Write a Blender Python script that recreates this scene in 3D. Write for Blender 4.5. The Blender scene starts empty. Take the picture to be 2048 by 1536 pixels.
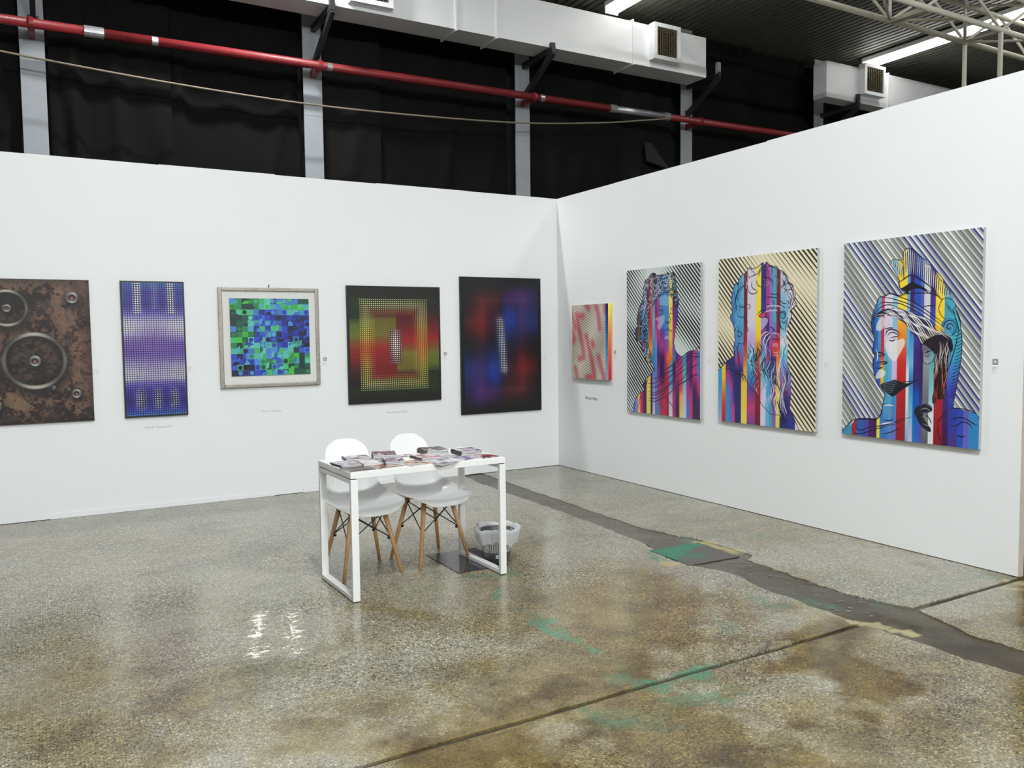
import bpy, bmesh, math, random
import numpy as np
from mathutils import Vector, Matrix
R = math.radians
random.seed(7)
SC = bpy.context.scene
COL = SC.collection

# ---------------------------------------------------------------- camera
CAM_LOC = Vector((-5.0405, -7.7468, 1.5028)); YAW, PITCH, ROLL, FPX = 0.5202932, -0.0616287, -0.0114191, 1631.078
_f = Vector((math.sin(YAW) * math.cos(PITCH), math.cos(YAW) * math.cos(PITCH), math.sin(PITCH)))
_r = Vector((math.cos(YAW), -math.sin(YAW), 0)); _u = _r.cross(_f)
_r2 = _r * math.cos(ROLL) + _u * math.sin(ROLL); _u2 = -_r * math.sin(ROLL) + _u * math.cos(ROLL)
cd = bpy.data.cameras.new('camera'); cam = bpy.data.objects.new('camera', cd); COL.objects.link(cam)
cam.matrix_world = Matrix(((_r2.x, _u2.x, -_f.x, CAM_LOC.x), (_r2.y, _u2.y, -_f.y, CAM_LOC.y), (_r2.z, _u2.z, -_f.z, CAM_LOC.z), (0, 0, 0, 1)))
cd.sensor_width = 36; cd.lens = FPX * 36 / 2048; cd.clip_end = 200
SC.camera = cam

# ---------------------------------------------------------------- world, exposure
w = bpy.data.worlds.new('world'); SC.world = w; w.use_nodes = True
w.node_tree.nodes['Background'].inputs[0].default_value = (.90, .95, 1, 1)
w.node_tree.nodes['Background'].inputs[1].default_value = .10
SC.view_settings.view_transform = 'Standard'; SC.view_settings.look = 'None'
SC.view_settings.gamma = 1; SC.view_settings.use_curve_mapping = False
SC.view_settings.exposure = -.28

# ---------------------------------------------------------------- lamps out of frame: a high-bay, a lamp row, added fill and glint lights
def area(name, loc, sx, sy, power, col=(1, 1, 1), rot=(0, 0, 0)):
    l = bpy.data.lights.new(name, 'AREA'); l.shape = 'RECTANGLE'; l.size = sx; l.size_y = sy
    l.energy = power; l.color = col
    o = bpy.data.objects.new(name, l); COL.objects.link(o); o.location = loc; o.rotation_euler = rot
    return o
area('high_bay_lamp', (-3.9, -6.7, 6.0), .7, .5, 450, (.97, .99, 1))
for _x, _y, _p in ((-9.5, -17, 1.1), (-5.5, -16, 1.3), (-1.5, -17, 1.2), (2.5, -18, .9)):
    area('added_hall_fill', (_x, _y, 6.3), 1.2, .6, 1500 * _p, (.96, .99, 1), (R(64), 0, 0))  # added fill from behind the camera to brighten back wall and duct
for _x in (-3.42, -3.05):
    area('added_glint_light', (_x, .55, 5.95), .15, .15, 85)  # added pair of small lights that feed the two floor glints
for _k in range(1, 5):
    area('hall_lamp', (-3.1, -8.0 - 4.6 * _k, 6.02), .30, 4.4, 150)

# ---------------------------------------------------------------- helpers
def link(name, mesh, mat=None, parent=None, loc=None, rz=0):
    o = bpy.data.objects.new(name, mesh); COL.objects.link(o)
    if mat is not None and not mesh.materials: mesh.materials.append(mat)
    if parent: o.parent = parent
    if loc is not None: o.location = loc
    if rz: o.rotation_euler.z = rz
    return o

def mesh_of(bm, name, smooth=False):
    bmesh.ops.recalc_face_normals(bm, faces=bm.faces)
    m = bpy.data.meshes.new(name); bm.to_mesh(m); bm.free()
    if smooth:
        m.polygons.foreach_set('use_smooth', [True] * len(m.polygons))
    return m

def empty(name, label, cat, loc=(0, 0, 0), rz=0, group=None):
    o = bpy.data.objects.new(name, None); COL.objects.link(o); o.location = loc; o.rotation_euler.z = rz
    o.empty_display_size = .1
    return tag(o, label, cat, group)

def tag(o, label, cat, group=None):
    o['label'] = label; o['category'] = cat
    if group: o['group'] = group
    return o

def struct(o):
    o['kind'] = 'structure'; return o

def b_box(bm, lo, hi, bev=0.):
    x0, y0, z0 = lo; x1, y1, z1 = hi
    r = bmesh.ops.create_cube(bm, size=1)
    for v in r['verts']:
        v.co = Vector((x0 + (v.co.x + .5) * (x1 - x0), y0 + (v.co.y + .5) * (y1 - y0), z0 + (v.co.z + .5) * (z1 - z0)))
    if bev:
        e = list({e for v in r['verts'] for e in v.link_edges})
        bmesh.ops.bevel(bm, geom=e, offset=bev, segments=2, affect='EDGES', profile=.7)
    return r

def b_tube(bm, a, b, r0, r1=None, n=10, caps=True):
    a, b = Vector(a), Vector(b); d = b - a; L = d.length
    M = Matrix.Translation((a + b) / 2) @ d.to_track_quat('Z', 'Y').to_matrix().to_4x4()
    bmesh.ops.create_cone(bm, cap_ends=caps, segments=n, radius1=r0, radius2=r0 if r1 is None else r1, depth=L, matrix=M)

def b_bar(bm, a, b, wx, wy, up=(0, 0, 1)):
    """rectangular bar from a to b"""
    a, b = Vector(a), Vector(b); d = (b - a); L = d.length; d.normalize()
    s = d.cross(Vector(up)); s = s.normalized() if s.length > 1e-4 else Vector((1, 0, 0)); t = s.cross(d)
    vs = []
    for e in (a, b):
        for p, q in ((-1, -1), (1, -1), (1, 1), (-1, 1)):
            vs.append(bm.verts.new(e + s * p * wx / 2 + t * q * wy / 2))
    for f in ((0, 1, 2, 3), (7, 6, 5, 4), (0, 4, 5, 1), (1, 5, 6, 2), (2, 6, 7, 3), (3, 7, 4, 0)):
        bm.faces.new([vs[i] for i in f])

def b_path(bm, pts, r, n=8):
    """tube along a polyline"""
    P = [Vector(p) for p in pts]; rings = []
    for i, p in enumerate(P):
        d = (P[min(i + 1, len(P) - 1)] - P[max(i - 1, 0)]).normalized()
        s = d.cross(Vector((0, 0, 1))); s = s.normalized() if s.length > 1e-3 else Vector((1, 0, 0)); t = s.cross(d)
        rings.append([bm.verts.new(p + (s * math.cos(k * 2 * math.pi / n) + t * math.sin(k * 2 * math.pi / n)) * r) for k in range(n)])
    for a, b in zip(rings, rings[1:]):
        for k in range(n):
            bm.faces.new((a[k], a[(k + 1) % n], b[(k + 1) % n], b[k]))
    bm.faces.new(rings[0][::-1]); bm.faces.new(rings[-1])

def boxm(name, lo, hi, mat, parent=None, bev=0., loc=None, rz=0):
    bm = bmesh.new(); b_box(bm, lo, hi, bev); return link(name, mesh_of(bm, name), mat, parent, loc, rz)

def lathe(bm, prof, n=40, cx=0, cy=0):
    rings = []
    for r, z in prof:
        rings.append([bm.verts.new((cx + r * math.cos(k * 2 * math.pi / n), cy + r * math.sin(k * 2 * math.pi / n), z)) for k in range(n)])
    for a, b in zip(rings, rings[1:]):
        for k in range(n): bm.faces.new((a[k], a[(k + 1) % n], b[(k + 1) % n], b[k]))
    return rings

# ---------------------------------------------------------------- materials
def mat(name, col, rough=.5, metal=0., spec=.5, noise=None, bump=None, coat=0., emit=None):
    m = bpy.data.materials.new(name); m.use_nodes = True; nt = m.node_tree; b = nt.nodes['Principled BSDF']
    b.inputs['Base Color'].default_value = (*col, 1); b.inputs['Roughness'].default_value = rough
    b.inputs['Metallic'].default_value = metal; b.inputs['Specular IOR Level'].default_value = spec
    b.inputs['Coat Weight'].default_value = coat
    if emit:
        b.inputs['Emission Color'].default_value = (*emit[0], 1); b.inputs['Emission Strength'].default_value = emit[1]
    tc = nt.nodes.new('ShaderNodeTexCoord')
    sc, amt = noise or (30, .04)
    n = nt.nodes.new('ShaderNodeTexNoise'); n.inputs['Scale'].default_value = sc; n.inputs['Detail'].default_value = 4
    nt.links.new(tc.outputs['Object'], n.inputs['Vector'])
    mx = nt.nodes.new('ShaderNodeMix'); mx.data_type = 'RGBA'
    mx.inputs[6].default_value = (*[c * (1 - amt) for c in col], 1); mx.inputs[7].default_value = (*[min(1, c * (1 + amt)) for c in col], 1)
    nt.links.new(n.outputs['Fac'], mx.inputs[0]); nt.links.new(mx.outputs[2], b.inputs['Base Color'])
    if bump:
        n2 = nt.nodes.new('ShaderNodeTexNoise'); n2.inputs['Scale'].default_value = bump[0]; n2.inputs['Detail'].default_value = 3
        nt.links.new(tc.outputs['Object'], n2.inputs['Vector'])
        bp = nt.nodes.new('ShaderNodeBump'); bp.inputs['Strength'].default_value = bump[1]; bp.inputs['Distance'].default_value = .01
        nt.links.new(n2.outputs['Fac'], bp.inputs['Height']); nt.links.new(bp.outputs[0], b.inputs['Normal'])
    return m

def image(name, px, data=False):
    """an image held in memory, row 0 of px at the top; px linear"""
    h, w_, _ = px.shape
    im = bpy.data.images.new(name, w_, h, alpha=True, float_buffer=False, is_data=data)
    out = np.ones((h, w_, 4), np.float32)
    p = np.clip(px, 0, 1)
    if not data: p = np.where(p <= .0031308, p * 12.92, 1.055 * p ** (1 / 2.4) - .055)
    out[..., :p.shape[2]] = p
    im.pixels.foreach_set(out[::-1].ravel()); im.update(); im.pack()
    return im

def mat_picture(name, px, rough=.35, spec=.4):
    m = bpy.data.materials.new(name); m.use_nodes = True; nt = m.node_tree; b = nt.nodes['Principled BSDF']
    t = nt.nodes.new('ShaderNodeTexImage'); t.image = image(name, px); t.extension = 'EXTEND'
    nt.links.new(t.outputs[0], b.inputs['Base Color'])
    b.inputs['Roughness'].default_value = rough; b.inputs['Specular IOR Level'].default_value = spec
    return m

WHITE = mat('painted_panel_white', (.80, .825, .83), .45, spec=.35, noise=(3, .012))
ALU = mat('edge_profile', (.55, .47, .42), .4, noise=(40, .05))
GAP = mat('dark_gap', (.015, .015, .015), .8)
STEEL_GREY = mat('grey_painted_steel', (.30, .325, .35), .55, noise=(9, .10), bump=(40, .1))
BLACK_STEEL = mat('black_steel', (.022, .022, .024), .5, noise=(30, .3))
RED = mat('red_pipe_paint', (.20, .016, .02), .42, noise=(14, .22), bump=(60, .2))
ZINC = mat('bare_zinc', (.42, .43, .44), .35, metal=.7, noise=(30, .2))
DUCT = mat('white_duct_paint', (.84, .86, .87), .45, noise=(5, .03), bump=(12, .05))
GRILLE = mat('grille_dark_metal', (.16, .13, .08), .45, metal=.3, noise=(50, .3))
CREAM = mat('cream_truss_paint', (.76, .74, .63), .5, noise=(12, .06))
LACQUER = mat('white_table_lacquer', (.74, .75, .74), .35, noise=(6, .015))
SHELL = mat('white_plastic', (.74, .755, .76), .32, noise=(6, .01))
BEECH = mat('beech_wood', (.50, .29, .12), .45, noise=(24, .22))
WIRE = mat('black_wire', (.012, .012, .013), .35)

# ---------------------------------------------------------------- painted pictures (numpy)
def s2l(c):
    c = np.asarray(c, float)
    return np.where(c <= 0.04045, c / 12.92, ((c + 0.055) / 1.055) ** 2.4)

def vnoise(h, w, cell, rng):
    gh, gw = int(h / cell) + 3, int(w / cell) + 3
    g = rng.random((gh, gw))
    y = np.arange(h) / cell; x = np.arange(w) / cell
    yi = y.astype(int); xi = x.astype(int)
    fy = (y - yi); fx = (x - xi)
    fy = (fy * fy * (3 - 2 * fy))[:, None]; fx = (fx * fx * (3 - 2 * fx))[None]
    a = g[yi][:, xi]; b = g[yi][:, xi + 1]; c = g[yi + 1][:, xi]; d = g[yi + 1][:, xi + 1]
    return (a * (1 - fx) + b * fx) * (1 - fy) + (c * (1 - fx) + d * fx) * fy

def fbm(h, w, cell, rng, n=4):
    o = np.zeros((h, w)); amp = 1.; tot = 0
    for k in range(n):
        o += amp * vnoise(h, w, max(cell, 1.5), rng); tot += amp
        amp *= .55; cell /= 2.1
    return o / tot

def spline(pts, n=8, closed=False):
    P = np.asarray(pts, float)
    if len(P) < 3:
        t = np.linspace(0, 1, n + 1)[:, None]
        return P[0] * (1 - t) + P[-1] * t
    Q = np.vstack([P[-1:], P, P[:2]]) if closed else np.vstack([2 * P[0] - P[1], P, 2 * P[-1] - P[-2]])
    out = []
    t = np.linspace(0, 1, n, endpoint=False)[:, None]
    for i in range(len(Q) - 3):
        a, b, c, d = Q[i:i + 4]
        out.append(.5 * (2 * b + (c - a) * t + (2 * a - 5 * b + 4 * c - d) * t ** 2 + (3 * b - a - 3 * c + d) * t ** 3))
    if not closed:
        out.append(P[-1:])
    return np.vstack(out)

class Art:
    def __init__(self, w, h, s, bg=(1, 1, 1)):
        self.s = s; self.W, self.H = int(round(w * s)), int(round(h * s))
        self.a = np.empty((self.H, self.W, 3)); self.a[:] = bg
        self.X = (np.arange(self.W) + .5)[None] / s + np.zeros((self.H, 1))
        self.Y = (np.arange(self.H) + .5)[:, None] / s + np.zeros((1, self.W))
    def mask(self, pts):
        P = np.asarray(pts, float) * self.s - .5
        x0 = max(int(P[:, 0].min()) - 1, 0); x1 = min(int(P[:, 0].max()) + 2, self.W)
        y0 = max(int(P[:, 1].min()) - 1, 0); y1 = min(int(P[:, 1].max()) + 2, self.H)
        if x1 <= x0 or y1 <= y0:
            return None
        c = np.zeros((y1 - y0, x1 - x0 + 1), np.int16)
        Q = np.roll(P, -1, 0)
        for (ax, ay), (bx, by) in zip(P, Q):
            if ay == by: continue
            if ay > by: ax, ay, bx, by = bx, by, ax, ay
            r = np.arange(max(int(np.ceil(ay)), y0), min(int(np.ceil(by)), y1))
            if not len(r): continue
            xs = np.clip(np.ceil(ax + (r - ay) * (bx - ax) / (by - ay)).astype(int), x0, x1) - x0
            np.add.at(c, (r - y0, xs), 1)
        return (slice(y0, y1), slice(x0, x1)), (np.cumsum(c, 1)[:, :-1] & 1).astype(bool)
    def poly(self, pts, col, alpha=1., smooth=0, clip=None):
        if smooth: pts = spline(pts, smooth, True)
        m = self.mask(pts)
        if m is None: return
        sl, k = m
        if clip is not None: k = k & clip[sl]
        if callable(col): c = col(self.X[sl], self.Y[sl])[k]
        else: c = np.asarray(col, float)
        v = self.a[sl]; v[k] = v[k] * (1 - alpha) + c * alpha
    def line(self, pts, w, col, taper=(.25, .25), smooth=8, clip=None, alpha=1.):
        C = spline(pts, smooth) if smooth and len(pts) > 2 else np.asarray(pts, float)
        if len(C) < 2: return
        t = np.linspace(0, 1, len(C))
        d = np.gradient(C, axis=0); d /= np.linalg.norm(d, axis=1)[:, None] + 1e-9
        n = np.stack([-d[:, 1], d[:, 0]], 1)
        r = np.ones(len(C))
        if taper[0]: r = np.minimum(r, .12 + t / taper[0])
        if taper[1]: r = np.minimum(r, .12 + (1 - t) / taper[1])
        r = r[:, None] * w / 2
        A, B = C + n * r, C - n * r
        for i in range(len(C) - 1):
            self.poly([A[i], A[i + 1], B[i + 1], B[i]], col, alpha, 0, clip)
    def region(self, pts, smooth=0):
        full = np.zeros((self.H, self.W), bool)
        m = self.mask(spline(pts, smooth, True) if smooth else pts)
        if m is not None: full[m[0]] = m[1]
        return full
    def pixels(self):
        h, w = self.H // 2 * 2, self.W // 2 * 2
        a = s2l(np.clip(self.a[:h, :w], 0, 1))
        return (a[::2, ::2] + a[1::2, ::2] + a[::2, 1::2] + a[1::2, 1::2]) / 4

def C255(*c):
    return np.array(c) / 255.

def ramp(t, stops):
    ts = [q[0] for q in stops]; cs = np.array([q[1] for q in stops], float) / 255.
    return np.stack([np.interp(t, ts, cs[:, k]) for k in range(3)], -1)

# ================================================================ THE SETTING
# ---- floor: terrazzo slabs, a concrete trench fill, dirt-filled joints
def floor_masks():
    """stains, paint splashes, wear, painted table shadow and reflections on the floor: x -8..1.2, y -8..0.2, 1 px = 1 cm"""
    X = np.linspace(-8, 1.2, 920)[None]; Y = np.linspace(.2, -8, 820)[:, None]
    rng = np.random.default_rng(4)
    wx = (fbm(820, 920, 22, rng, 5) - .5) * .35; wy = (fbm(820, 920, 22, rng, 5) - .5) * .35
    P, Q = X + wx, Y + wy
    def seg(pts, wd, soft=.5):
        d = np.full((820, 920), 9.)
        for (ax, ay), (bx, by) in zip(pts, pts[1:] + pts[-1:]):
            vx, vy = bx - ax, by - ay; L = vx * vx + vy * vy + 1e-9
            t = np.clip(((P - ax) * vx + (Q - ay) * vy) / L, 0, 1)
            d = np.minimum(d, np.hypot(P - ax - t * vx, Q - ay - t * vy))
        return np.clip((wd - d) / (wd * soft), 0, 1)
    patch = np.clip((fbm(820, 920, 16, rng, 5) - .38) * 6, 0, 1)
    g = np.zeros((820, 920)); br = g.copy(); dk = g.copy(); cr = g.copy()
    for pts, wd, a in GREEN: g = np.maximum(g, seg(pts, wd, .7) * a)
    g = np.clip(g * (.35 + .65 * patch), 0, 1)
    big = fbm(820, 920, 110, rng, 5); mid = fbm(820, 920, 38, rng, 5)
    near = np.clip((-Y - 2.6) / 2.2, 0, 1)
    br = np.clip((big * .55 + mid * .45 - .455) * 7, 0, 1) * (.22 + .62 * near) + .60 * np.clip((-Y - 4.7) / .8, 0, 1) * np.clip(mid * 3.2 - .8, 0, 1); br = np.clip(br, 0, 1)  # stain plus painted dimming where reflections drop off towards the front
    for pts, wd, a in BROWN_REFLECT: br = np.maximum(br, np.clip(seg(pts, wd, 1.) * 1.3, 0, 1) * a * (.6 + .5 * mid))
    for pts, wd, a in DIRT_SHADOW: dk = np.maximum(dk, seg(pts, wd, .8) * a)
    for pts, wd, a in CREAMY: cr = np.maximum(cr, seg(pts, wd, .35) * a)
    sm = np.clip((fbm(820, 920, 60, rng, 6) - .60) * 7, 0, 1) * .28
    dk = np.maximum(dk, sm)
    return np.stack([g, br, dk, cr], -1)

def mat_floor(name='terrazzo', concrete=False):
    m = bpy.data.materials.new(name); m.use_nodes = True; nt = m.node_tree; N = nt.nodes.new; K = nt.links.new
    b = nt.nodes['Principled BSDF']
    geo = N('ShaderNodeNewGeometry'); mp = N('ShaderNodeMapping'); mp.vector_type = 'POINT'
    mp.inputs['Scale'].default_value = (1 / 9.2, 1 / 8.2, 1); mp.inputs['Location'].default_value = (8 / 9.2, 8 / 8.2, 0)
    K(geo.outputs['Position'], mp.inputs[0])
    t = N('ShaderNodeTexImage'); t.image = FMI; t.extension = 'EXTEND'; K(mp.outputs[0], t.inputs[0])
    sp = N('ShaderNodeSeparateColor'); K(t.outputs[0], sp.inputs[0])
    def rampn(src, stops, interp='LINEAR'):
        r = N('ShaderNodeValToRGB'); r.color_ramp.interpolation = interp; e = r.color_ramp.elements
        while len(e) < len(stops): e.new(.5)
        for q, (p, c) in zip(e, stops): q.position = p; q.color = (*c, 1)
        K(src, r.inputs[0]); return r.outputs[0]
    def mix(f, a, c, mode='MIX'):
        x = N('ShaderNodeMix'); x.data_type = 'RGBA'; x.blend_type = mode
        if isinstance(f, float): x.inputs[0].default_value = f
        else: K(f, x.inputs[0])
        K(a, x.inputs[6])
        if isinstance(c, tuple): x.inputs[7].default_value = (*c, 1)
        else: K(c, x.inputs[7])
        return x.outputs[2]
    def vor(s, feat='F1'):
        v = N('ShaderNodeTexVoronoi'); v.feature = feat; v.inputs['Scale'].default_value = s; K(geo.outputs['Position'], v.inputs['Vector']); return v
    v1 = vor(85); v2 = vor(190)
    s1 = N('ShaderNodeSeparateColor'); K(v1.outputs['Color'], s1.inputs[0]); s2 = N('ShaderNodeSeparateColor'); K(v2.outputs['Color'], s2.inputs[0])
    chips = rampn(s1.outputs[0], [(0, (.016, .014, .009)), (.20, (.045, .040, .026)), (.33, (.200, .185, .126)), (.6, (.300, .283, .204)), (.85, (.41, .392, .31)), (1, (.55, .535, .46))])
    fine = rampn(s2.outputs[0], [(0, (.045, .04, .026)), (.35, (.17, .158, .108)), (1, (.30, .283, .218))])
    ch = mix(rampn(v1.outputs['Distance'], [(.36, (1, 1, 1)), (.52, (0, 0, 0))]), fine, chips)
    n1 = N('ShaderNodeTexNoise'); n1.inputs['Scale'].default_value = 1.3; n1.inputs['Detail'].default_value = 6; K(geo.outputs['Position'], n1.inputs['Vector'])
    ch = mix(rampn(n1.outputs['Fac'], [(.35, (0, 0, 0)), (.7, (.5, .5, .5))]), ch, (.36, .346, .288))
    if concrete:
        nb = N('ShaderNodeTexNoise'); nb.inputs['Scale'].default_value = 2.2; nb.inputs['Detail'].default_value = 8; K(geo.outputs['Position'], nb.inputs['Vector'])
        nf = N('ShaderNodeTexNoise'); nf.inputs['Scale'].default_value = 34; nf.inputs['Detail'].default_value = 5; K(geo.outputs['Position'], nf.inputs['Vector'])
        sy = N('ShaderNodeSeparateXYZ'); K(geo.outputs['Position'], sy.inputs[0])
        dirt = N('ShaderNodeMath'); dirt.operation = 'MULTIPLY_ADD'; K(sy.outputs[1], dirt.inputs[0]); dirt.inputs[1].default_value = -.16; dirt.inputs[2].default_value = -.66
        dsum = N('ShaderNodeMath'); K(dirt.outputs[0], dsum.inputs[0]); K(nb.outputs['Fac'], dsum.inputs[1])
        ch = mix(rampn(dsum.outputs[0], [(.30, (0, 0, 0)), (.78, (1, 1, 1))]), rampn(nf.outputs['Fac'], [(.3, (.085, .080, .064)), (.7, (.16, .153, .130))]), (.052, .043, .030))
    yel = mix(1., ch, (.92, .77, .33), 'MULTIPLY'); yel = mix(.85, ch, yel)
    brn = mix(1., ch, (.44, .32, .13), 'MULTIPLY')
    n2 = N('ShaderNodeTexNoise'); n2.inputs['Scale'].default_value = 5; n2.inputs['Detail'].default_value = 6; K(geo.outputs['Position'], n2.inputs['Vector'])
    stain_dim = mix(rampn(n2.outputs['Fac'], [(.42, (0, 0, 0)), (.66, (1, 1, 1))]), yel, brn)
    c = mix(sp.outputs[1], ch, stain_dim)
    b2 = N('ShaderNodeMath'); b2.operation = 'POWER'; K(sp.outputs[1], b2.inputs[0]); b2.inputs[1].default_value = 2.2
    c = mix(b2.outputs[0], c, mix(1., c, (.58, .52, .42), 'MULTIPLY'))  # deepens the brown areas, partly painted loss of reflection
    c = mix(sp.outputs[2], c, mix(1., c, (.30, .28, .24), 'MULTIPLY'))
    n3 = N('ShaderNodeTexNoise'); n3.inputs['Scale'].default_value = 60; n3.inputs['Detail'].default_value = 3; K(geo.outputs['Position'], n3.inputs['Vector'])
    gk = N('ShaderNodeMath'); gk.operation = 'MULTIPLY'; K(sp.outputs[0], gk.inputs[0])
    K(rampn(n3.outputs['Fac'], [(.36, (.25, .25, .25)), (.56, (1, 1, 1))]), gk.inputs[1])
    c = mix(gk.outputs[0], c, (.05, .19, .11))
    c = mix(t.outputs['Alpha'], c, (.36, .32, .17))
    # sparse dark chips of dirt
    v3 = vor(5.); K(rampn(v3.outputs['Distance'], [(.028, (1, 1, 1)), (.05, (0, 0, 0))]), (x := N('ShaderNodeMath')).inputs[0]); x.operation = 'MULTIPLY'
    s3 = N('ShaderNodeSeparateColor'); K(v3.outputs['Color'], s3.inputs[0]); K(rampn(s3.outputs[1], [(.55, (0, 0, 0)), (.6, (1, 1, 1))]), x.inputs[1])
    c = mix(x.outputs[0], c, (.05, .045, .04))
    K(c, b.inputs['Base Color'])
    rr = N('ShaderNodeMapRange'); K(n2.outputs['Fac'], rr.inputs[0]); rr.inputs[1].default_value = .3; rr.inputs[2].default_value = .7
    rr.inputs[3].default_value = .13 + (.3 if concrete else 0); rr.inputs[4].default_value = .25 + (.3 if concrete else 0)
    rough_out = rr.outputs[0]; b.inputs['Specular IOR Level'].default_value = .7
    hb = N('ShaderNodeTexNoise'); hb.inputs['Scale'].default_value = 7; hb.inputs['Detail'].default_value = 2; K(geo.outputs['Position'], hb.inputs['Vector'])
    # two rippled streaks, bump shaped to glint from the added lights by the duct
    def mth(op, *a):
        x = N('ShaderNodeMath'); x.operation = op
        for k, q in enumerate(a):
            if isinstance(q, (int, float)): x.inputs[k].default_value = q
            else: K(q, x.inputs[k])
        return x.outputs[0]
    sx = N('ShaderNodeSeparateXYZ'); K(geo.outputs['Position'], sx.inputs[0])
    nw = N('ShaderNodeTexNoise'); nw.inputs['Scale'].default_value = 6; nw.inputs['Detail'].default_value = 4; K(geo.outputs['Position'], nw.inputs['Vector'])
    px_, py_ = mth('ADD', sx.outputs[0], 4.07), mth('ADD', sx.outputs[1], 3.60)
    u_ = mth('ADD', mth('MULTIPLY', px_, -.23), mth('MULTIPLY', py_, -.973)); v_ = mth('ADD', mth('MULTIPLY', px_, .973), mth('MULTIPLY', py_, -.23))
    v_ = mth('ADD', v_, mth('MULTIPLY', mth('SUBTRACT', nw.outputs['Fac'], .5), .10))
    band = mth('MAXIMUM', mth('SUBTRACT', 1.15, mth('DIVIDE', mth('ABSOLUTE', mth('SUBTRACT', v_, .085)), .075)), mth('SUBTRACT', 1.15, mth('DIVIDE', mth('ABSOLUTE', mth('ADD', v_, .080)), .075)))
    band = mth('MULTIPLY', mth('MINIMUM', mth('MAXIMUM', band, 0.), 1.), mth('MINIMUM', mth('MAXIMUM', mth('MULTIPLY', mth('SUBTRACT', 1., mth('DIVIDE', mth('ABSOLUTE', u_), .42)), 3.), 0.), 1.))
    band = mth('MULTIPLY', band, mth('MINIMUM', mth('MAXIMUM', mth('MULTIPLY', mth('SUBTRACT', nw.outputs['Fac'], .36), 9.), 0.), 1.))
    wob = N('ShaderNodeTexNoise'); wob.inputs['Scale'].default_value = 24; wob.inputs['Detail'].default_value = 1; K(geo.outputs['Position'], wob.inputs['Vector'])
    saw = mth('FRACT', mth('ADD', mth('MULTIPLY', u_, 13.), mth('MULTIPLY', nw.outputs['Fac'], 1.5)))
    wave = mth('ADD', mth('MULTIPLY', saw, -.31 / 13), mth('MULTIPLY', wob.outputs['Fac'], .004))
    bp0 = N('ShaderNodeBump'); bp0.inputs['Strength'].default_value = 1.; bp0.inputs['Distance'].default_value = 1.; K(mth('MULTIPLY', wave, band), bp0.inputs['Height'])
    bp = N('ShaderNodeBump'); K(bp0.outputs[0], bp.inputs['Normal']); bp.inputs['Strength'].default_value = .35; bp.inputs['Distance'].default_value = .004; K(hb.outputs['Fac'], bp.inputs['Height'])
    bp2 = N('ShaderNodeBump'); bp2.inputs['Strength'].default_value = .10; bp2.inputs['Distance'].default_value = .002; K(v1.outputs['Distance'], bp2.inputs['Height'])
    K(mth('ADD', rough_out, mth('MULTIPLY', band, .03)), b.inputs['Roughness'])
    K(bp.outputs[0], bp2.inputs['Normal']); K(bp2.outputs[0], b.inputs['Normal'])
    return m

GREEN = [([(-2.85,-4.16),(-2.84,-4.32),(-2.86,-4.52),(-2.81,-4.68)],0.045,1),([(-2.77,-3.62),(-2.82,-3.73),(-2.92,-3.8)],0.035,0.9),([(-2.91,-3.3),(-2.79,-3.33)],0.035,0.9),([(-2.72,-3.36),(-2.62,-3.38)],0.03,0.7),([(-2.85,-4.06),(-2.86,-4.12)],0.05,0.5),([(-2.89,-5.09),(-2.73,-5.09),(-2.55,-5.07)],0.055,1),([(-2.55,-5.07),(-2.38,-5.05)],0.05,0.5),([(-2.99,-5.02),(-2.9,-5.04)],0.06,0.45),([(-3.22,-5.2),(-3.06,-5.31)],0.1,0.45),([(-2.94,-5.22),(-2.78,-5.22),(-2.74,-5.33)],0.06,0.5),([(-2.85,-4.64),(-2.81,-4.86)],0.05,0.3),([(-1.5,-3.5),(-1.32,-3.46),(-1.13,-3.45)],0.11,1.9),([(-1.56,-3.52),(-1.56,-3.69)],0.07,1.8),([(-0.96,-3.55),(-0.93,-3.67)],0.08,0.5),([(-0.98,-3.34),(-1.01,-3.29)],0.05,1.2),([(-0.54,-3.5),(-0.4,-3.54)],0.06,0.45),([(-1.62,-4.56),(-1.56,-4.7)],0.07,0.6),([(-1.41,-4.57),(-1.4,-4.8)],0.05,0.5),([(-0.91,-4.55),(-0.92,-4.64)],0.06,0.35),([(-1.03,-4.87),(-1.05,-4.94)],0.06,0.45),([(-0.98,-5.0),(-0.98,-5.1)],0.06,0.5),([(-0.34,-4.85),(-0.1,-4.96)],0.09,0.4),([(-0.75,-4.93),(-0.57,-4.99)],0.1,0.25),([(-2.02,-4.72),(-2.11,-4.85)],0.06,0.4),([(-2.67,-3.43),(-2.55,-3.41)],0.03,0.4),([(-2.06,-3.61),(-2.06,-3.66)],0.03,0.5),([(-3.24,-3.44),(-3.12,-3.4)],0.1,0.25),([(-2.61,-5.15),(-2.65,-5.3)],0.08,0.25)]
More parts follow.
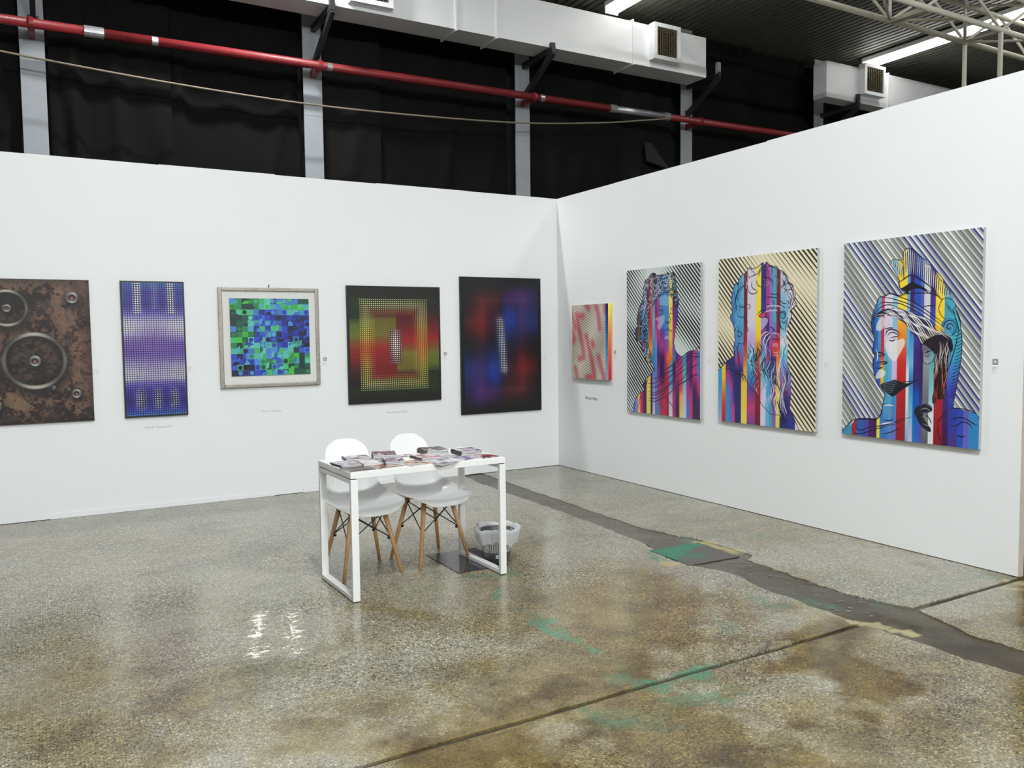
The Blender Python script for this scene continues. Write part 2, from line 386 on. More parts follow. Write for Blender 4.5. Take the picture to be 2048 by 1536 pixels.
BROWN_REFLECT = [([(-4.78,-3.67),(-5.04,-4.03)],0.5,0.5),([(-5.11,-4.14),(-4.91,-4.21)],0.3,0.5),([(-3.49,-3.54),(-3.32,-3.83)],0.22,0.7),([(-3.54,-4.55),(-3.46,-4.69)],0.22,0.7),([(-3.95,-4.64),(-3.9,-4.75)],0.22,0.8),([(-3.51,-5.33),(-3.4,-5.48)],0.3,0.9),([(-2.53,-5.65),(-2.59,-5.88)],0.35,0.9),([(-2.14,-5.89),(-2.29,-6.06)],0.3,0.9),([(-2.31,-5.11),(-2.36,-5.27)],0.2,0.5),([(-2.43,-4.04),(-2.48,-4.39)],0.2,0.5),([(-2.52,-3.42),(-2.77,-3.73)],0.15,0.5),([(-1.63,-4.33),(-1.91,-4.74)],0.15,0.6),([(-1.65,-5.37),(-1.69,-5.55)],0.2,0.4),([(-3.67,-5.23),(-3.55,-5.22)],0.25,0.8),([(-1.86,-5.96),(-2.08,-6.19)],0.25,0.9),([(-4.54,-4.46),(-4.36,-4.54)],0.2,0.4),([(-2.96,-5.66),(-2.86,-5.8)],0.3,0.8)]  # brown stains, some zones are reflections painted in
DIRT_SHADOW = [([(-2.74,-2.74),(-2.56,-2.78)],0.1,0.75),([(-2.81,-2.62),(-2.82,-2.95)],0.05,0.6),([(-3.5,-2.55),(-3.57,-2.22)],0.03,0.5),([(-1.98,-2.91),(-1.88,-2.25)],0.03,0.3),([(-1.35,-2.79),(-1.48,-3.14)],0.03,0.25),([(-5.18,-1.05),(-4.34,-1.21)],0.02,0.35),([(-5.35,-1.53),(-4.52,-1.65)],0.02,0.2),([(-0.96,-1.14),(-0.41,-1.19)],0.02,0.4),([(-1.26,-1.96),(-1.04,-2.01)],0.02,0.5),([(-0.47,-2.12),(-0.1,-2.16)],0.02,0.4),([(-1.73,-1.07),(-1.4,-1.14)],0.02,0.5),([(-1.64,-2.31),(-1.61,-1.78)],0.03,0.3),([(-4.01,-4.17),(-3.77,-4.15)],0.025,0.5),([(-4.1,-3.39),(-3.89,-3.38)],0.008,0.5),([(-2.25,-5.01),(-1.62,-5.1)],0.03,0.6),([(-4.09,-5.14),(-3.34,-5.06)],0.015,0.5),([(-3.34,-5.06),(-2.33,-5.09)],0.02,0.5),([(-2.52,-5.8),(-2.5,-5.94)],0.2,0.5),([(-3.04,-5.69),(-2.9,-5.7)],0.12,0.4),([(-1.8,-5.55),(-1.61,-5.96)],0.02,0.5),([(-3.6,-3.27),(-2.92,-3.11)],0.012,0.25)]  # dark dirt and lines, plus painted table leg shadow and tabletop shadow edge
CREAMY = [([(-1.56,-3.74),(-1.47,-3.78)],0.045,0.9),([(-0.99,-3.41),(-0.93,-3.54),(-0.92,-3.71)],0.06,0.95),([(-0.94,-3.72),(-1.07,-3.76)],0.05,0.6),([(-1.42,-5.1),(-1.34,-5.18)],0.05,0.8),([(-1.41,-5.23),(-1.39,-5.28)],0.05,0.9),([(-0.13,-5.04),(-0.1,-5.13)],0.05,0.8),([(-0.33,-5.11),(-0.28,-5.17)],0.05,0.5)]
FMI = image('floor_wear_shade', floor_masks(), True)
TERRAZZO = mat_floor()
CONCRETE = mat_floor('trench_concrete', True)
CONC2 = mat('trench_speckle', (.19, .185, .165), .6, noise=(40, .2))
JOINT = mat('joint_dirt', (.035, .028, .018), .7, noise=(30, .5))

floor = struct(bpy.data.objects.new('floor', None)); COL.objects.link(floor)
rng = random.Random(11)
def ragged(p, q, step, amp, bias=None):
    """wobbling edge between two points on the floor"""
    n = max(2, int((Vector(q) - Vector(p)).length / step)); out = []
    d = Vector((q[0] - p[0], q[1] - p[1])).normalized(); nn = Vector((-d.y, d.x)); s = 0.
    for i in range(n + 1):
        t = i / n; s = s * .72 + rng.uniform(-amp, amp)
        out.append((p[0] + (q[0] - p[0]) * t + nn.x * s, p[1] + (q[1] - p[1]) * t + nn.y * s))
    return out
def slab(name, pts, z0, z1, m, parent=floor):
    bm = bmesh.new()
    top = [bm.verts.new((x, y, z1)) for x, y in pts]; bot = [bm.verts.new((x, y, z0)) for x, y in pts]
    bm.faces.new(top); bm.faces.new(bot[::-1])
    for i in range(len(pts)):
        j = (i + 1) % len(pts); bm.faces.new((top[i], bot[i], bot[j], top[j]))
    bmesh.ops.triangulate(bm, faces=bm.faces[:])
    return link(name, mesh_of(bm, name), m, parent)
JY = -5.085
LE = [(-1.25, .35), (-1.235, -.07), (-1.305, -1.14), (-1.30, -2.0), (-1.34, -2.72), (-1.37, -3.16), (-1.42, -3.36), (-1.50, -3.6), (-1.47, -3.86), (-1.39, -4.04), (-1.40, -4.22), (-1.45, -4.46), (-1.465, -4.76), (-1.475, JY + .012)]
RE = [(-1.0, .35), (-1.0, -.14), (-1.05, -1.42), (-1.085, -2.1), (-1.095, -2.92), (-1.06, -3.1), (-.99, -3.3), (-.97, -3.55), (-.97, -3.86), (-1.08, -3.92), (-1.115, -4.31), (-1.12, -4.72), (-1.03, JY + .02)]
LE2 = [(-1.47, JY - .02), (-1.45, -5.40), (-1.46, -5.62), (-1.41, -5.9), (-1.44, -7.0), (-1.42, -27)]
RE2 = [(-1.03, JY - .02), (-1.14, -5.45), (-1.14, -5.71), (-1.11, -6.4), (-1.13, -7.2), (-1.12, -27)]
def chain(L, amp=.009): 
    o = []
    for a, b_ in zip(L, L[1:]): o += ragged(a, b_, .035, amp)[:-1]
    return o + [L[-1]]
le, re_, le2, re2 = chain(LE), chain(RE), chain(LE2), chain(RE2)
jn = ragged((-9, JY + .005), (-1.475, JY + .012), .05, .003); js = ragged((-9, JY - .005), (-1.47, JY - .02), .05, .003)
jn2 = ragged((-1.03, JY + .02), (9, JY + .004), .06, .003); js2 = ragged((-1.03, JY - .02), (9, JY - .004), .06, .003)
slab('terrazzo_slab', jn + le[::-1][1:] + [(-9, .35)], -.06, 0, TERRAZZO)
slab('terrazzo_slab', re_ + jn2[1:] + [(9, .35)], -.06, 0, TERRAZZO)
slab('terrazzo_slab', js + le2[1:] + [(-9, -27)], -.06, 0, TERRAZZO)
slab('terrazzo_slab', re2[::-1] + js2[1:] + [(9, -27)], -.06, 0, TERRAZZO)
# concrete fill of the trench, slightly low, in two casts
bm = bmesh.new()
def cfill(y0, y1, xa, xb):
    n = int((y0 - y1) / .05); cols = 10; g = []
    for i in range(n + 1):
        y = y0 + (y1 - y0) * i / n
        g.append([bm.verts.new((xa + (xb - xa) * k / cols, y, -.007 + rng.uniform(-.002, .002))) for k in range(cols + 1)])
    for a, c in zip(g, g[1:]):
        for k in range(cols): bm.faces.new((a[k], a[k + 1], c[k + 1], c[k]))
cfill(.35, -27, -1.62, -.9)
link('trench_fill', mesh_of(bm, 'trench_fill', True), CONCRETE, floor)
bm = bmesh.new(); b_box(bm, (-9, JY - .06, -.05), (9, JY + .06, -.009)); link('joint_filler', mesh_of(bm, 'joint_filler'), JOINT, floor)
# pale stones and lime spots bedded in the trench fill
bm = bmesh.new()
for k in range(110):
    y = -rng.uniform(.3, 5.6); y = y if rng.random() < .5 else -rng.uniform(3.9, 5.1); x = rng.uniform(-1.4, -1.1); r = rng.uniform(.006, .013) * (2.4 if k % 41 == 0 else 1)
    vs = [bm.verts.new((x + r * 1.2 * rng.uniform(.6, 1.2) * math.cos(a), y + r * rng.uniform(.6, 1.2) * math.sin(a), -.0052)) for a in [q * 1.047 for q in range(6)]]
    c = bm.verts.new((x, y, -.0042))
    for q in range(6): bm.faces.new((vs[q], vs[(q + 1) % 6], c))
so = link('bedded_stones', mesh_of(bm, 'bedded_stones'), CONC2, floor); so['kind'] = 'stuff'

# ---- partition walls: one-metre panels between slim joints, tops not quite level
PT = .045
wb = struct(bpy.data.objects.new('wall_back', None)); COL.objects.link(wb)
tops = [3.0, 3.001, 3.004, 2.999, 3.005, 3.001, 3.0, 3.0, 3.0]
edges = [.05, -.12, -1.12, -2.12, -3.115, -4.11, -5.10, -6.1, -7.1, -8.1]
for i, (a, b_) in enumerate(zip(edges, edges[1:])):
    boxm('panel', (b_ + .00005, 0, .004), (a - .00005, PT, tops[i]), WHITE, wb)
wr = struct(bpy.data.objects.new('wall_right', None)); COL.objects.link(wr)
edges = [-.0, -.06, -1.06, -2.06, -3.06, -4.07, -5.06]
tops = [3.0, 3.0, 3.002, 3.001, 3.006, 3.008]
for i, (a, b_) in enumerate(zip(edges, edges[1:])):
    boxm('panel', (0, b_ + .00005, .004), (PT, a - .00005, tops[i]), WHITE, wr)
boxm('end_profile', (0.001, -5.068, .004), (PT, -5.0605, 3.0), ALU, wr)
# thin base strips with the notched feet of the panels
def base(name, parts):
    e = struct(bpy.data.objects.new(name, None)); COL.objects.link(e)
    for lo, hi in parts: boxm('base_strip', lo, hi, WHITE, e, .0008)
base('baseboard_back', [((-5.05, -.006, 0.001), (-3.7, -.0005, .045)), ((-3.69, -.006, .001), (-3.2, -.0005, .038)), ((-2.93, -.007, .001), (-2.70, -.0005, .05)), ((-2.695, -.007, .001), (-2.40, -.0005, .06)), ((-2.39, -.005, .001), (-1.15, -.0005, .045))])
boxm('shadow_gap', (-8.1, .004, .0005), (.0, PT - .004, .0045), GAP, wb); boxm('shadow_gap', (.004, -5.06, .0005), (PT - .004, -.01, .0045), GAP, wr)

# ---- hall wall behind, ceiling of dark ribbed sheet
HALLB = mat('dark_wall', (.012, .012, .013), .8, noise=(8, .3))
struct(boxm('wall_far', (-14, 2.35, 0), (14, 2.5, 6.2), HALLB))
CEIL = mat('dark_ribbed_sheet', (.17, .17, .14), .5, noise=(7, .35))
bm = bmesh.new(); x = -13.
while x < 13.5:
    pr = [(x, 6.14), (x + .075, 6.14), (x + .08, 6.165), (x + .115, 6.165), (x + .12, 6.14)]
    for (xa, za), (xb, zb) in zip(pr, pr[1:]):
        bm.faces.new([bm.verts.new(q) for q in ((xa, -27, za), (xb, -27, zb), (xb, 2.5, zb), (xa, 2.5, za))])
    x += .12
bmesh.ops.remove_doubles(bm, verts=bm.verts[:], dist=.0005)
struct(link('ceiling', mesh_of(bm, 'ceiling'), CEIL))

# ================================================================ HALL BEHIND THE PARTITIONS
COLX = [-7.93, -5.02, -2.14, .76, 3.70, 6.69, 9.6]
ccol = ['grey steel column behind the far left of the back wall', 'grey steel column at the left edge above the rust coloured picture', 'grey steel column above the framed blue and green picture', 'grey steel column above the right half of the red and yellow dot picture', 'grey steel column at the end of the long duct', 'grey steel column under the end of the short duct', 'grey steel column behind the truss posts']
for i, x in enumerate(COLX[1:6], 1):
    bm = bmesh.new()
    b_box(bm, (x - .112, 2.0, 0), (x + .112, 2.018, 6.12)); b_box(bm, (x - .009, 2.018, 0), (x + .009, 2.10, 6.12))
    tag(link('steel_column', mesh_of(bm, 'steel_column'), STEEL_GREY), ccol[i], 'column', 'columns of the hall wall')
CURT = mat('black_felt', (.0075, .0074, .0072), .9, spec=.1, noise=(2.2, .42), bump=(160, .35))
CURT2 = mat('black_felt_faded', (.0115, .0112, .011), .9, spec=.1, noise=(1.6, .5), bump=(160, .35))
def curtain(x0, x1, y, seed, label, m=CURT, folds=6, amp=.02):
    r = random.Random(seed); nx, nz = int((x1 - x0) / .035), 26
    fs = [(r.uniform(x0, x1), r.uniform(.04, .12), r.uniform(-.25, .25), r.uniform(.4, 1) * amp * 2.2) for _ in range(folds)]
    ph = r.uniform(0, 6); bm = bmesh.new(); g = []
    for k in range(nz + 1):
        z = 2.2 + 3.9 * k / nz; row = []
        for i in range(nx + 1):
            x = x0 + (x1 - x0) * i / nx; d = amp * .5 * math.sin(x * 9 + ph + .5 * math.sin(z * 1.7))
            for c, w_, sl, a in fs: d -= a * math.exp(-((x - c - sl * (z - 4)) / w_) ** 2)
            row.append(bm.verts.new((x, y + d, z)))
        g.append(row)
    for a, b_ in zip(g, g[1:]):
        for i in range(nx): bm.faces.new((a[i], a[i + 1], b_[i + 1], b_[i]))
    return tag(link('black_curtain', mesh_of(bm, 'black_curtain', True), m), label, 'curtain', 'black curtains over the hall wall')
cl = [(-7.0, -5.15, 2.13, 'black curtain at the far left edge beside the first column', CURT, 5), (-4.88, -3.7, 2.12, 'creased black curtain right of the leftmost column', CURT, 9), (-3.69, -2.27, 2.20, 'black curtain left of the second column', CURT, 7),
      (-2.02, -1.25, 2.13, 'slightly faded black curtain right of the second column', CURT2, 2), (-1.24, .62, 2.19, 'smooth black curtain left of the third column', CURT, 2), (.89, 2.55, 2.13, 'black curtain right of the third column', CURT, 3),
      (2.57, 3.56, 2.21, 'black curtain with a torn flap left of the fourth column', CURT2, 3), (3.83, 5.2, 2.13, 'black curtain right of the fourth column below the ceiling', CURT, 2), (5.22, 6.55, 2.20, 'black curtain left of the short duct', CURT, 2),
      (6.82, 8.4, 2.13, 'black curtain under the short duct behind the right wall', CURT, 2), (8.43, 11.5, 2.2, 'black curtain behind the truss posts', CURT, 2)]
cobs = [curtain(a, b_, y, 30 + i, lab, m, f) for i, (a, b_, y, lab, m, f) in enumerate(cl)]
bm = bmesh.new()   # the torn flap folded down
f1 = [bm.verts.new(q) for q in ((2.93, 2.07, 4.36), (3.06, 2.07, 4.36), (3.38, 2.03, 4.0), (2.95, 2.05, 4.08))]; bm.faces.new(f1)
f2 = [bm.verts.new((v.co.x, v.co.y + .006, v.co.z)) for v in f1]; bm.faces.new(f2[::-1])
for k in range(4): bm.faces.new((f1[k], f2[k], f2[(k + 1) % 4], f1[(k + 1) % 4]))
link('flap', mesh_of(bm, 'flap'), mat('felt_back', (.016, .016, .016), .9), cobs[6])

# ---- ventilation ducts
def duct(x0, x1, yb, yf, z0, z1, flanges, grilles, label):
    t = empty('ventilation_duct', label, 'duct', (x0, (yb + yf) / 2, z0)); o = Vector(t.location)
    def bx(name, lo, hi, m, par=t, bev=.004): return boxm(name, Vector(lo) - o, Vector(hi) - o, m, par, bev)
    bx('duct_body', (x0, yf, z0), (x1, yb, z1), DUCT)
    for f in flanges: bx('flange', (f - .012, yf - .022, z0 - .022), (f + .012, yb + .02, z1 + .022), DUCT, bev=.003)
    for a, b_, c, d in grilles:
        bm = bmesh.new(); y1 = yf - .12; W_ = .055
        for lo, hi in (((a, y1, c), (a + W_, yf, d)), ((b_ - W_, y1, c), (b_, yf, d)), ((a + W_, y1, c), (b_ - W_, yf, c + W_)), ((a + W_, y1, d - W_), (b_ - W_, yf, d))):
            b_box(bm, Vector(lo) - o, Vector(hi) - o, .003)
        gb = link('grille_box', mesh_of(bm, 'grille_box'), DUCT, t)
        bx('grille_back', (a + W_, yf - .012, c + W_), (b_ - W_, yf - .004, d - W_), GAP, gb, 0)
        n = 15; lm = None
        for k in range(n):
            z = c + W_ + (d - c - 2 * W_) * (k + .5) / n
            if lm is None:
                bm = bmesh.new(); b_bar(bm, (-(b_ - a) / 2 + W_, 0, 0), ((b_ - a) / 2 - W_, 0, 0), .05, .006); bmesh.ops.rotate(bm, verts=bm.verts, cent=(0, 0, 0), matrix=Matrix.Rotation(R(32), 3, 'X')); lm = mesh_of(bm, 'louvre')
            link('louvre', lm, GRILLE, gb, Vector(((a + b_) / 2, yf - .075, z)) - o)
        for k in range(9):
            x = a + W_ + (b_ - a - 2 * W_) * (k + .5) / 9
            bx('louvre_rod', (x - .004, yf - .112, c + W_), (x + .004, yf - .104, d - W_), GRILLE, gb, 0)
    return t
duct(-6.5, 3.44, 1.70, 1.30, 5.17, 5.735, [-4.1, -.58, -.02, 2.10], [(2.385, 2.86, 5.255, 5.745), (-1.93, -1.42, 5.215, 5.70)], 'long white ventilation duct along the top left, above the red pipe')
duct(6.02, 11.5, 1.56, 1.30, 5.245, 5.815, [7.55], [(6.80, 7.33, 5.37, 5.865)], 'short white ventilation duct at the right under the long lamp')

# ---- brackets carrying the ducts
bl = {1: 'black duct bracket on the leftmost column', 2: 'black duct bracket on the column above the framed blue and green picture', 3: 'black triangular duct bracket on the middle column', 4: 'black triangular bracket with free stubs at the end of the long duct', 5: 'black bracket below the short duct'}
for i, x in enumerate(COLX[1:6], 1):
    t = empty('duct_bracket', bl[i], 'bracket', (x, 2.0, 5.13 + (.13 if i == 4 else .06 if i == 5 else 0)), group='brackets on the hall columns'); ext = 1.31 if i == 4 else 1.235; ox = .02 if i < 5 else .06
    bm = bmesh.new(); b_bar(bm, (ox, -.0, .0), (ox, ext - 2.0, .0), .055, .07); link('arm', mesh_of(bm, 'arm'), BLACK_STEEL, t)
    bm = bmesh.new(); b_bar(bm, (ox, -.01, -.41), (ox, ext - 2.0 + .01, -.03), .05, .075); link('brace', mesh_of(bm, 'brace'), BLACK_STEEL, t)
    for dy, h in ((ext - 2.0 + .035, .07 if i < 4 else .16), (-.36 if i > 3 else -.26, .0 if i < 4 else .14)):
        if h: boxm('stub', (ox - .03, dy - .025, .02), (ox + .03, dy + .025, .02 + h), STEEL_GREY if i == 4 else BLACK_STEEL, t)
    boxm('foot_plate', (ox - .05, -.016, -.44), (ox + .05, -.001, -.36), BLACK_STEEL, t)

# ---- fire pipe
t = empty('fire_pipe', 'long red pipe running across the black curtains', 'pipe', (-4.5, 1.7, 4.6))
def pz(x): return 4.595 + (x + 5.28) * .0083
def ppart(name, xa, xb, r, m, n=16):
    bm = bmesh.new(); b_tube(bm, (xa + 4.5, 0, pz(xa) - 4.6), (xb + 4.5, 0, pz(xb) - 4.6), r, n=n); return link(name, mesh_of(bm, name, False), m, t)
for o in (ppart('pipe_run', -8, -4.53, .048, RED), ppart('pipe_run', -4.40, 2.02, .048, RED), ppart('pipe_run', 3.08, 9, .046, RED), ppart('pipe_run', 2.10, 3.0, .047, ZINC)):
    for f in o.data.polygons: f.use_smooth = len(f.vertices) == 4
t.children[3]['label'] = 'bare grey length of pipe'
for xa, xb, r in ((-4.56, -4.38, .058), (2.0, 2.11, .058), (2.98, 3.09, .058)):
    o = ppart('coupling', xa, xb, r, ZINC); o['label'] = 'bare zinc coupling'
for xa in (-3.90, -2.03, .88): ppart('scraped_band', xa - .03, xa + .03, .0487, ZINC)
for x in COLX[1:6]:
    bm = bmesh.new(); b_tube(bm, (x + 4.5 - .02, 0, pz(x) - 4.6), (x + 4.5 + .02, 0, pz(x) - 4.6), .062, n=16); b_box(bm, (x + 4.47, .04, pz(x) - 4.66), (x + 4.53, .30, pz(x) - 4.58)); link('pipe_clamp', mesh_of(bm, 'pipe_clamp'), RED, t)
# ---- sagging cable
CABLE = mat('old_cable', (.20, .17, .12), .7, noise=(2.5, .5))
pts = [(-8.2, 1.66, 4.62), (-6.8, 1.66, 4.40), (-5.29, 1.66, 4.275), (-3.72, 1.66, 4.185), (-2.22, 1.66, 4.155), (-.8, 1.66, 4.195), (.57, 1.66, 4.275), (1.84, 1.66, 4.425), (2.6, 1.66, 4.55), (3.03, 1.655, 4.622)]
bm = bmesh.new(); b_path(bm, [tuple(q) for q in spline(pts, 8)], .011, 6)
tag(link('hanging_cable', mesh_of(bm, 'hanging_cable', True), CABLE), 'thin old cable sagging across the black curtains below the red pipe', 'cable')

# ---- fluorescent battens under the ceiling
LAMP = mat('lamp_tube', (.9, .9, .9), .4, emit=((1, .985, .95), 11.0))
LAMPB = mat('lamp_batten', (.7, .7, .68), .4)
def batten(x, ya, yb, label, m=LAMP):
    t = empty('fluorescent_lamp', label, 'lamp', (x, ya, 6.0), group='long fluorescent lamps under the ceiling')
    boxm('batten', (-.12, yb - ya, .045), (.12, 0, .11), LAMPB, t, .004)
    n = max(1, int(round((ya - yb) / 1.5))); L = (ya - yb) / n; me = None
    for k in range(n):
        if me is None:
            bm = bmesh.new()
            for dx in (-.062, .062): b_tube(bm, (dx, -.01, 0), (dx, -L + .01, 0), .04, n=10)
            me = mesh_of(bm, 'tube', True)
        link('tube', me, m, t, (0, -k * L, .01))
    for k in range(n + 1): boxm('lamp_holder', (-.11, -k * L - .012, -.04), (.11, -k * L + .012, .05), LAMPB, t)
    return t
batten(7.36, 1.58, -7.4, 'long bright lamp running from the short duct behind the truss')
batten(2.06, 1.72, -7.3, 'long lamp whose end shows above the long duct at the top')

batten(-3.1, 1.22, -9.3, 'long lamp over the booth, above the top of the picture')
batten(-8.3, 1.22, -9.3, 'long lamp left of the booth, outside the picture')
# ---- truss on posts behind the right wall
t = empty('ceiling_truss', 'cream lattice truss crossing the top right corner', 'truss', (5.97, -1.24, 5.36)); o = Vector(t.location)
ya, yb, z0, z1 = -1.0, -1.48, 5.385, 5.86; xs = [1.17 + 1.6 * k for k in range(7)]
for y, z in ((ya, z0), (yb, z0), (ya, z1), (yb, z1)):
    bm = bmesh.new(); b_tube(bm, Vector((xs[0], y, z)) - o, Vector((xs[-1], y, z)) - o, .035, n=12); link('chord', mesh_of(bm, 'chord', True), CREAM, t)
def rod(a, b_, r=.019, name='lattice_rod'):
    bm = bmesh.new(); b_tube(bm, Vector(a) - o, Vector(b_) - o, r, n=8); link(name, mesh_of(bm, name, True), CREAM, t)
for i, (a, b_) in enumerate(zip(xs, xs[1:])):
    m_ = (a + b_) / 2
    for y in (ya, yb): rod((a, y, z0), (m_, y, z1)); rod((m_, y, z1), (b_, y, z0))
    for z in (z0, z1): rod((a, ya, z), (m_, yb, z)); rod((m_, yb, z), (b_, ya, z))
for x in xs:
    rod((x, ya, z0), (x, yb, z0), .02, 'strut'); rod((x, ya, z0), (x, ya, z1), .02, 'strut')
bm = bmesh.new(); b_bar(bm, Vector((4.37, ya, z0 - .03)) - o, Vector((4.42, yb, z0 - .03)) - o, .10, .02); link('flat_plate', mesh_of(bm, 'flat_plate'), CREAM, t)
boxm('bracket_post', Vector((5.948, ya - .02, 0)) - o, Vector((5.992, ya + .02, z0)) - o, CREAM, t, .004)
boxm('bracket_post', Vector((5.946, yb - .022, 0)) - o, Vector((5.994, yb + .022, z0)) - o, CREAM, t, .004)

def art_rust():
    """corroded panel with painted metal rings, 1.18 m square (origin top left, metres)"""
    rng = np.random.default_rng(5); A = Art(1.18, 1.18, 900)
    h, w = A.H, A.W
    n1 = fbm(h, w, 150, rng, 6); n2 = fbm(h, w, 60, rng, 5); n3 = fbm(h, w, 22, rng, 4); n4 = fbm(h, w, 260, rng, 5)
    base = ramp(n4 * .5 + n2 * .5, [(.25, (92, 66, 58)), (.42, (128, 92, 78)), (.52, (150, 112, 92)), (.62, (140, 120, 92)), (.8, (120, 84, 84))])
    dk = np.clip((n1 * .5 + n3 * .5 - .485) * 12, 0, 1)[..., None]
    base = base * (1 - dk) + ramp(n2, [(.3, (34, 22, 20)), (.7, (66, 46, 42))]) * dk
    gr = np.clip((n2 * .6 + n3 * .4 - .585) * 14, 0, 1)[..., None] * .7
    base = base * (1 - gr) + C255(88, 74, 80) * gr
    A.a[:] = base * (.58 + .40 * n3[..., None])
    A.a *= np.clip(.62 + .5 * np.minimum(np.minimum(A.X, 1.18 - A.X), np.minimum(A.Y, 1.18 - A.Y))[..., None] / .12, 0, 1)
    A.a[:] = np.clip(A.a, 0, 1)
    def disc(cx, cy, r, f, soft=0.):
        d = np.hypot(A.X - cx, A.Y - cy)
        k = np.clip((r - d) / max(soft, .001), 0, 1)[..., None]
        A.a[:] = A.a * (1 - k * f[3]) + np.array(f[:3]) * k * f[3]
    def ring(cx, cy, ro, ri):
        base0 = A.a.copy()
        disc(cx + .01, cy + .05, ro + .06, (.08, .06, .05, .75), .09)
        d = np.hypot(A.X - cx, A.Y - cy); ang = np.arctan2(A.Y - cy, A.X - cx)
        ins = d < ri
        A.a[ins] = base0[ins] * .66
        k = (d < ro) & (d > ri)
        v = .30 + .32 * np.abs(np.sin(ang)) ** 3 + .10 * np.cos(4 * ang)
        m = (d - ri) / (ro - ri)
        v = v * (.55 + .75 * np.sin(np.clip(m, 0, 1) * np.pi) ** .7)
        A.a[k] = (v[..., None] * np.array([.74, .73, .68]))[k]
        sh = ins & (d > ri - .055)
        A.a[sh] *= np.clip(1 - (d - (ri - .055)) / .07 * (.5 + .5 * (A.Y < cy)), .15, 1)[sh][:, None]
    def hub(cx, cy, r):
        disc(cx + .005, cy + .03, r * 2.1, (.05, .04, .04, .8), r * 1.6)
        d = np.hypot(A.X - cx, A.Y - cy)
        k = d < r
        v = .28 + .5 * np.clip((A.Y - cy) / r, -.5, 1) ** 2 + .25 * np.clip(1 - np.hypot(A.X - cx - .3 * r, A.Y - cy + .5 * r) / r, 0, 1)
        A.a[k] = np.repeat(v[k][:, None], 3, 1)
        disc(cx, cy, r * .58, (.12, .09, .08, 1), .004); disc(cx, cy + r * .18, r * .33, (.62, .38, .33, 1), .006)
    for cx, cy, r in ((.84, .875, .185), (.62, .47, .30), (.72, .40, .16)):
        d = np.abs(np.hypot(A.X - cx, A.Y - cy) - r)
        k = np.clip((.010 - d) / .006, 0, 1)[..., None] * .6
        A.a[:] = A.a * (1 - k) + np.array([.12, .085, .075]) * k
    ring(.585, .235, .150, .125); ring(.765, .665, .235, .200)
    hub(.585, .235, .030); hub(.765, .665, .043); hub(1.05, .145, .046); hub(1.055, .945, .036); hub(.475, 1.02, .045); hub(.89, .89, .014)
    hub(.20, .20, .05); hub(.22, .72, .06); ring(.23, .72, .2, .17); hub(.15, 1.03, .04)
    return A.pixels()

def cells(w, h, nx, ny, px, fn):
    """square cell mosaic: fn(u, v, i, j) -> back colour, dot colour, dot size 0..1"""
    j, i = np.mgrid[0:ny, 0:nx]
    b, d, s = fn((i + .5) / nx, (j + .5) / ny, i, j)
    H, W = ny * px, nx * px
    yy, xx = np.mgrid[0:H, 0:W]
    cx = np.abs((xx % px) + .5 - px / 2) / (px / 2); cy = np.abs((yy % px) + .5 - px / 2) / (px / 2)
    m = np.maximum(cx, cy)
    J, I = yy // px, xx // px
    k = np.clip((s[J, I] - m) * px / 2 + .5, 0, 1)[..., None]
    return s2l(np.clip(b[J, I] * (1 - k) + d[J, I] * k, 0, 1))

def box(u, v, u0, u1, v0, v1, f=.03):
    return np.clip(np.minimum(np.minimum(u - u0, u1 - u), np.minimum(v - v0, v1 - v)) / f + .5, 0, 1)

def mixc(c, col, k):
    k = np.asarray(k)[..., None]
    return c * (1 - k) + np.array(col) / 255. * k

def art_violet():
    def fn(u, v, i, j):
        col = ramp(v, [(0, (52, 110, 175)), (.03, (58, 90, 180)), (.07, (60, 60, 165)), (.16, (58, 50, 150)), (.21, (98, 88, 190)), (.25, (150, 145, 215)),
                       (.29, (205, 205, 222)), (.35, (216, 216, 218)), (.40, (180, 170, 215)), (.46, (132, 100, 195)), (.53, (122, 88, 190)), (.59, (165, 150, 208)),
                       (.66, (196, 194, 206)), (.72, (200, 200, 205)), (.76, (120, 110, 205)), (.81, (62, 55, 170)), (.89, (44, 38, 130)), (.95, (60, 62, 180)), (1., (60, 125, 190))])
        side = np.abs(u - .5) * 2
        col = mixc(col, (60, 90, 185), (1 - np.clip(np.abs(v - .12) / .1, 0, 1)) * side ** 3 * .6)
        col = mixc(col, (130, 85, 185), np.exp(-((u - .5) / .25) ** 2) * np.exp(-((v - .44) / .1) ** 2) * .5)
        col = mixc(col, (150, 130, 200), np.exp(-((u - .5) / .3) ** 2) * ((v > .25) & (v < .75)) * .35)
        s = .74 + 0 * u
        s = np.where((v > .25) & (v < .40) | (v > .6) & (v < .74), .80, s)
        for c0, w in ((.235, .05), (.79, .05)):
            k = np.exp(-((u - c0) / w) ** 2) * (v < .24)
            col = mixc(col, (246, 246, 250), np.clip(k * 1.5, 0, 1) * (v < .24)); s = np.where(k > .5, .58, s)
        col = mixc(col, (170, 165, 215), np.exp(-((u - .52) / .06) ** 2) * (v < .2) * .5)
        for c0, w in ((.24, .07), (.52, .06), (.80, .06)):
            k = np.exp(-((u - c0) / w) ** 2) * np.clip((v - .78) / .06, 0, 1) * np.clip((.97 - v) / .05, 0, 1)
            col = mixc(col, (205, 205, 220), np.clip(k * 1.2, 0, 1)); s = np.where(k > .45, .5, s)
        back = col * .0 + C255(26, 24, 58)
        return back, col, s
    return cells(.52, 1.18, 26, 60, 12, fn)

